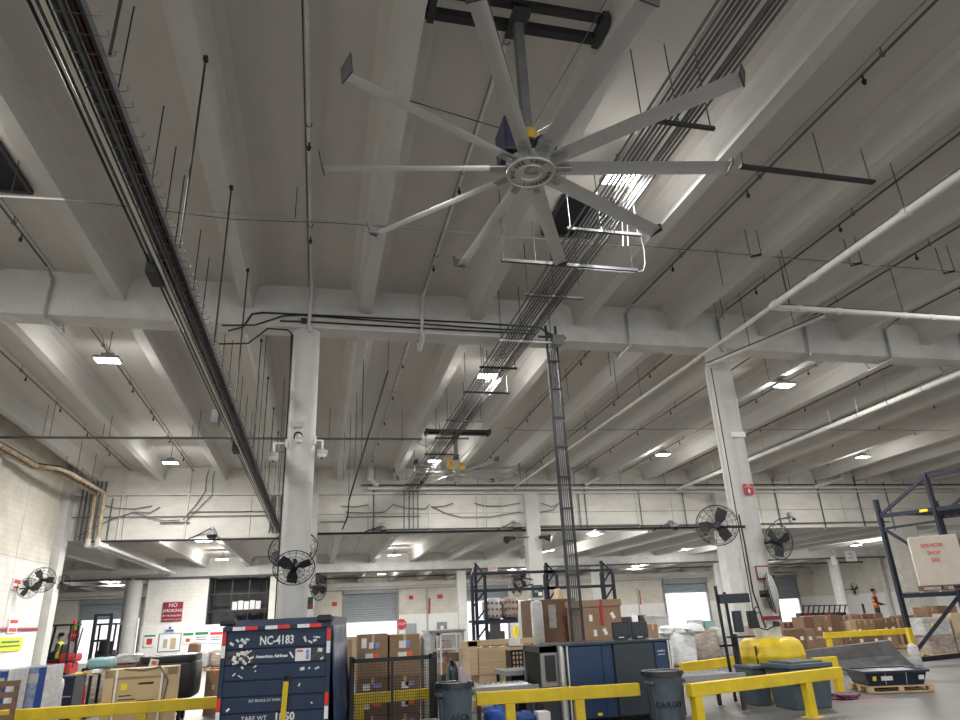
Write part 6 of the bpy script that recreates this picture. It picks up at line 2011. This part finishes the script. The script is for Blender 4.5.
# ---- forklifts at the left
def forklift(x, y, label, m, mast_h=2.9, hood=True, rot=0.0):
    t = thing('forklift', label, 'forklift', (x, y, 0), 'forklifts at left')
    MB().box(x - .45, x + .75, y - .45, y + .45, .2, .85).build('chassis', m, t, bev=.08)
    MB().box(x + .25, x + .85, y - .42, y + .42, .85, 1.15).build('counterweight', m, t, bev=.08)
    MB().box(x - .15, x + .3, y - .28, y + .28, .85, 1.0).build('seat', 'black_plastic', t, bev=.04)
    MB().box(x + .22, x + .32, y - .28, y + .28, 1.0, 1.5).build('seat_back', 'black_plastic', t, bev=.04)
    for dx, dy in ((-.4, -.42), (-.4, .42), (.55, -.42), (.55, .42)):
        MB().bar((x + dx, y + dy, .8), (x + dx * .85 + .05, y + dy, 2.15), .07).build('cab_post', 'black_steel', t)
    MB().box(x - .35, x + .62, y - .45, y + .45, 2.15, 2.22).build('overhead_guard', 'black_steel', t)
    for dy in (-.3, .3):
        MB().box(x - .75, x - .62, y + dy - .06, y + dy + .06, .1, mast_h).build('mast_rail', 'black_steel', t)
        MB().box(x - 1.8, x - .75, y + dy - .06, y + dy + .06, .08, .13).build('fork', 'black_steel', t)
    for z in (.6, 1.5, mast_h - .1):
        MB().box(x - .74, x - .66, y - .3, y + .3, z, z + .09).build('mast_crossbar', 'black_steel', t)
    for dx in (-.35, .5):
        for dy in (-.5, .5):
            MB().cone((x + dx, y + dy - .09, .26), (x + dx, y + dy + .09, .26), .26, n=16).build('wheel', 'rubber', t)
    MB().cone((x + .5, y, 2.22), (x + .5, y, 2.34), .06, n=10).build('beacon', 'reflect_red', t)
    t.rotation_euler = (0, 0, rot)
    return t


A = at(50, 660, 30.5)
forklift(A.x, 31.0, 'red forklift with a seated driver at far left', 'red_paint', 2.3)
person((A.x + .08, 31.0, .55), 'driver in a yellow vest seated in the red forklift', True, 'yellow_cloth', face=-math.pi / 2)
A = at(95, 650, 33.0)
forklift(A.x + .2, 33.5, 'dark forklift with tall mast in front of the left far door', 'dark_steel', 2.6, rot=math.pi / 2)
tag(MB().bar(at(72, 668, 29.5), at(83, 628, 29.5), .04).build('leaning_pole', 'dark_steel'), 'thin dark pole leaning left of the dark forklift', 'pole')

# ---- left foreground goods
x0, x1, z0, z1_ = rect(101, 669, 173, 720, 13.9)
t = thing('tan_crate', 'large tan shipping crate with printed label behind the left rail', 'crate', ((x0 + x1) / 2, 14.2, 0))
MB().box(x0, x1, 13.9, 14.7, .1, z1_).build('body', 'crate_tan', t, bev=.01)
for xa_, xb_ in ((x0, x0 + .15), (x1 - .17, x1)):
    MB().box(xa_, xb_, 13.86, 13.9, .1, z1_).build('corner_batten', 'crate_tan', t)
MB().box(x0, x1, 13.86, 13.9, z1_ - .12, z1_ + .01).build('top_batten', 'crate_tan', t)
for x in (x0 + .17, x1 - .27):
    MB().box(x, x + .035, 13.852, 13.90, .1, z1_ + .015).build('strap', 'label_white', t)
MB().box(x0 + .27, x0 + .37, 13.885, 13.90, z1_ - .33, z1_ - .22).build('yellow_label', 'label_yellow', t)
for i in range(5):
    MB().box(x0 + .25, x0 + .45 + .07 * (i % 3), 13.893, 13.90, z1_ - .42 - i * .06, z1_ - .405 - i * .06).build('printed_line', 'ink', t)
MB().box(x1 - .62, x1 - .38, 13.893, 13.90, z1_ - .25, z1_ - .22).build('printed_line', 'ink', t)
MB().box(x1 - .62, x1 - .34, 13.893, 13.90, z1_ - .54, z1_ - .50).build('printed_line', 'ink', t)
MB().tube([(x0 + .3, 13.85, z1_ + .01), (x0 + .6, 13.84, z1_ - .02), (x1 - .3, 13.84, z1_ + .02), (x1 - .15, 13.84, z1_ - .2), (x1 - .2, 13.84, z1_ - .6)], .012, 5).build('loose_strap', 'conduit', t)
for x in (x0 + .1, x1 - .1):
    MB().box(x - .07, x + .07, 13.9, 14.7, 0, .1).build('skid', 'pine', t)
t.rotation_euler = (0, 0, math.radians(7))

x0, x1, z0, z1_ = rect(131, 656, 196, 690, 16.5)
t = thing('black_pod', 'glossy black rounded cargo pod behind the tan crate', 'pod', ((x0 + x1) / 2, 17, 0))
lump_mb(x0, x1, 16.5, 17.5, .42, z1_ - .05, 8, .0, .28).build('shell', 'black_plastic', t)
lump_mb(x0 + .08, x1 - .02, 16.48, 17.52, z1_ - .16, z1_ + .02, 9, .0, .35).build('lid', 'black_plastic', t)
lump_mb(x0 + .15, x1 - .2, 16.6, 17.4, .16, .46, 9, .0, .35).build('lower_shell', 'black_plastic', t)
for x in (x0 + .3, x1 - .3):
    for y in (16.75, 17.25):
        MB().cone((x - .03, y, .09), (x + .03, y, .09), .09, n=12).build('caster', 'rubber', t)
MB().obox((x0 + .42, 16.49, z1_ - .13), (.17, .02, .16), ry(.2)).build('paper_tag', 'label_white', t)
MB().obox((x0 + .43, 16.475, z1_ - .12), (.09, .02, .07), ry(.2)).build('red_mark', 'label_orange', t)

for i, (a, c, yt, Y, m, lab) in enumerate(((11, 47, 667, 15.0, 'wrap_blue', 'blue box wrapped in white film at the left edge'), (0, 9, 671, 14.2, 'wrap_blue', 'partly seen blue wrapped box at the very left edge'))):
    x0, x1, z0, z1_ = rect(a - (25 if i else 0), yt, c, 710, Y)
    t = thing('blue_wrapped_box', lab, 'box', ((x0 + x1) / 2, Y + .3, 0), 'blue wrapped boxes')
    MB().box(x0, x1, Y, Y + .7, .12, z1_).build('body', m, t, bev=.02)
    MB().box(x1 - .18, x1 - .06, Y - .006, Y, .12, z1_ - .02).build('blue_side', 'box_blue', t)
    MB().box(x1 - .05, x1 + .01, Y - .012, Y + .71, .12, z1_ + .01).build('film_edge', 'wrap', t)
    MB().box(x0 + .25, x0 + .42, Y - .008, Y, z1_ - .28, z1_ - .12).build('paper_label', 'pale_grey', t)
    MB().box(x0, x1, Y + .05, Y + .65, 0, .12).build('skid', 'pine', t)
x0, x1, z0, z1_ = rect(-6, 681, 16, 720, 12.9)
t = thing('slatted_stand', 'dark wooden slatted stand at the left edge', 'stand', ((x0 + x1) / 2, 13.0, 0))
for x in (x0, x1 - .06):
    MB().box(x, x + .06, 12.9, 12.96, 0, z1_).build('post', 'cardboard_dark', t)
for i in range(5):
    z = z1_ - .08 - i * .16
    MB().box(x0, x1, 12.88, 12.9, z, z + .08).build('slat', 'cardboard_dark', t)
x0, x1, z0, z1_ = rect(55, 679, 73, 704, 17.0)
t = thing('navy_bin', 'dark navy bin right of the blue wrapped box', 'bin', ((x0 + x1) / 2, 17.3, 0))
MB().box(x0, x1, 17, 17.7, .05, z1_).build('body', 'navy_plastic', t, bev=.02)
MB().box(x0 - .02, x1 + .02, 16.98, 17.72, z1_, z1_ + .05).build('rim', 'navy_plastic', t)
MB().box(x0 + .03, x1 - .03, 16.985, 17.0, z1_ - .35, z1_ - .33).build('seam', 'galv', t)
MB().box(x0 + .05, x1 - .05, 17.05, 17.65, 0, .05).build('plinth', 'black_steel', t)
x0, x1, z0, z1_ = rect(44, 686, 57, 705, 16.0)
tag(lump_mb(x0, x1, 16, 16.5, 0, z1_ + .1, 61, .2, .8).build('wrap_heap', 'wrap'), 'heap of clear film beside the navy bin', 'film')
x0, x1, z0, z1_ = rect(66, 674, 91, 702, 18.5)
t = thing('work_table', 'wooden topped work table with papers near the red forklift', 'table', ((x0 + x1) / 2, 18.9, 0))
MB().box(x0, x1, 18.5, 19.3, z1_ - .05, z1_).build('top', 'pine', t)
for x in (x0 + .05, x1 - .05):
    for y in (18.55, 19.25):
        MB().box(x - .03, x + .03, y - .03, y + .03, 0, z1_ - .05).build('leg', 'black_steel', t)
MB().box(x0 + .05, x1 - .05, 18.6, 19.2, .25, .29).build('lower_shelf', 'dark_steel', t)
rnd = random.Random(4)
for i in range(3):
    xx = x0 + .1 + i * .18
    tag(MB().box(xx, xx + .16, 18.6, 18.8, z1_, z1_ + .03 + .02 * i).build('parcel_strip', ('label_yellow', 'pine', 'label_white')[i]), ['yellow pad', 'brown pad', 'white pad'][i] + ' lying on the wooden work table', 'pad')
tag(lump_mb(x0 + .12, x0 + .4, 18.45, 18.6, 0, .75, 66, .15, .6).build('red_sack', 'red_strap'), 'red sack hanging at the front of the work table', 'sack')
for i, (a, c, yt, Y, m, lab) in enumerate(((84, 107, 658, 21.0, 'wrap_brown', 'brown wrapped load with teal top below the dark forklift'), (112, 136, 654, 24.0, 'cardboard_dark', 'brown load with grey film top left of the black pod'))):
    x0, x1, z0, z1_ = rect(a, yt, c, 690, Y)
    wrapped_load(x0, x1, Y, Y + 1.0, z1_ - .25, lab, m, 71 + i, .04)
    tag(lump_mb(x0, x1, Y, Y + 1.0, z1_ - .28, z1_, 75 + i, .06, .4).build('film_cap', 'teal' if i == 0 else 'wrap_grey'), ['teal film cap on the brown load below the dark forklift', 'grey film cap on the brown load left of the black pod'][i], 'film')
for i, (a, c, yt, yb, Y, m, lab) in enumerate(((199, 209, 651, 668, 36.0, 'wrap_grey', 'grey wrapped pallet load left of the cargo cart'), (209, 222, 650, 668, 36.2, 'wrap_brown', 'brown wrapped pallet load touching the cargo cart'), (186, 198, 643, 668, 37.0, 'cardboard_dark', 'dark brown load behind the black pod'))):
    x0, x1, z0, z1_ = rect(a, yt, c, yb, Y)
    wrapped_load(x0, x1, Y, Y + 1.2, z1_, lab, m, 81 + i, .05)
for i in range(3):
    x0, x1, z0, z1_ = rect(205, 679, 222, 688, 17.5)
    carton(x0, x1, i * .3, .298 + i * .3, 17.5, .6, ['bottom', 'middle', 'top'][i] + ' brown box in the short stack left of the cargo cart', 'cardboard', 'short box stack left of the cart', tape='tape' if i < 2 else 'label_orange')
pallet(at(213, 690, 17.8).x, 17.8, 0, .6, .6, 'small pallet under the short box stack left of the cart') if False else None
for i, (a, c, yt, Y, m) in enumerate(((340, 352, 640, 20.0, 'cardboard'), (334, 345, 645, 22.0, 'cardboard_light'), (346, 358, 637, 24.0, 'cardboard_light'))):
    x0, x1, z0, z1_ = rect(a, yt, c, 680, Y)
    carton(x0, x1, 0, z1_, Y, .6, ['tall brown box between cart and cage boxes', 'tan box just right of the cargo cart curtain', 'tan box far behind the left cage stack'][i], m)
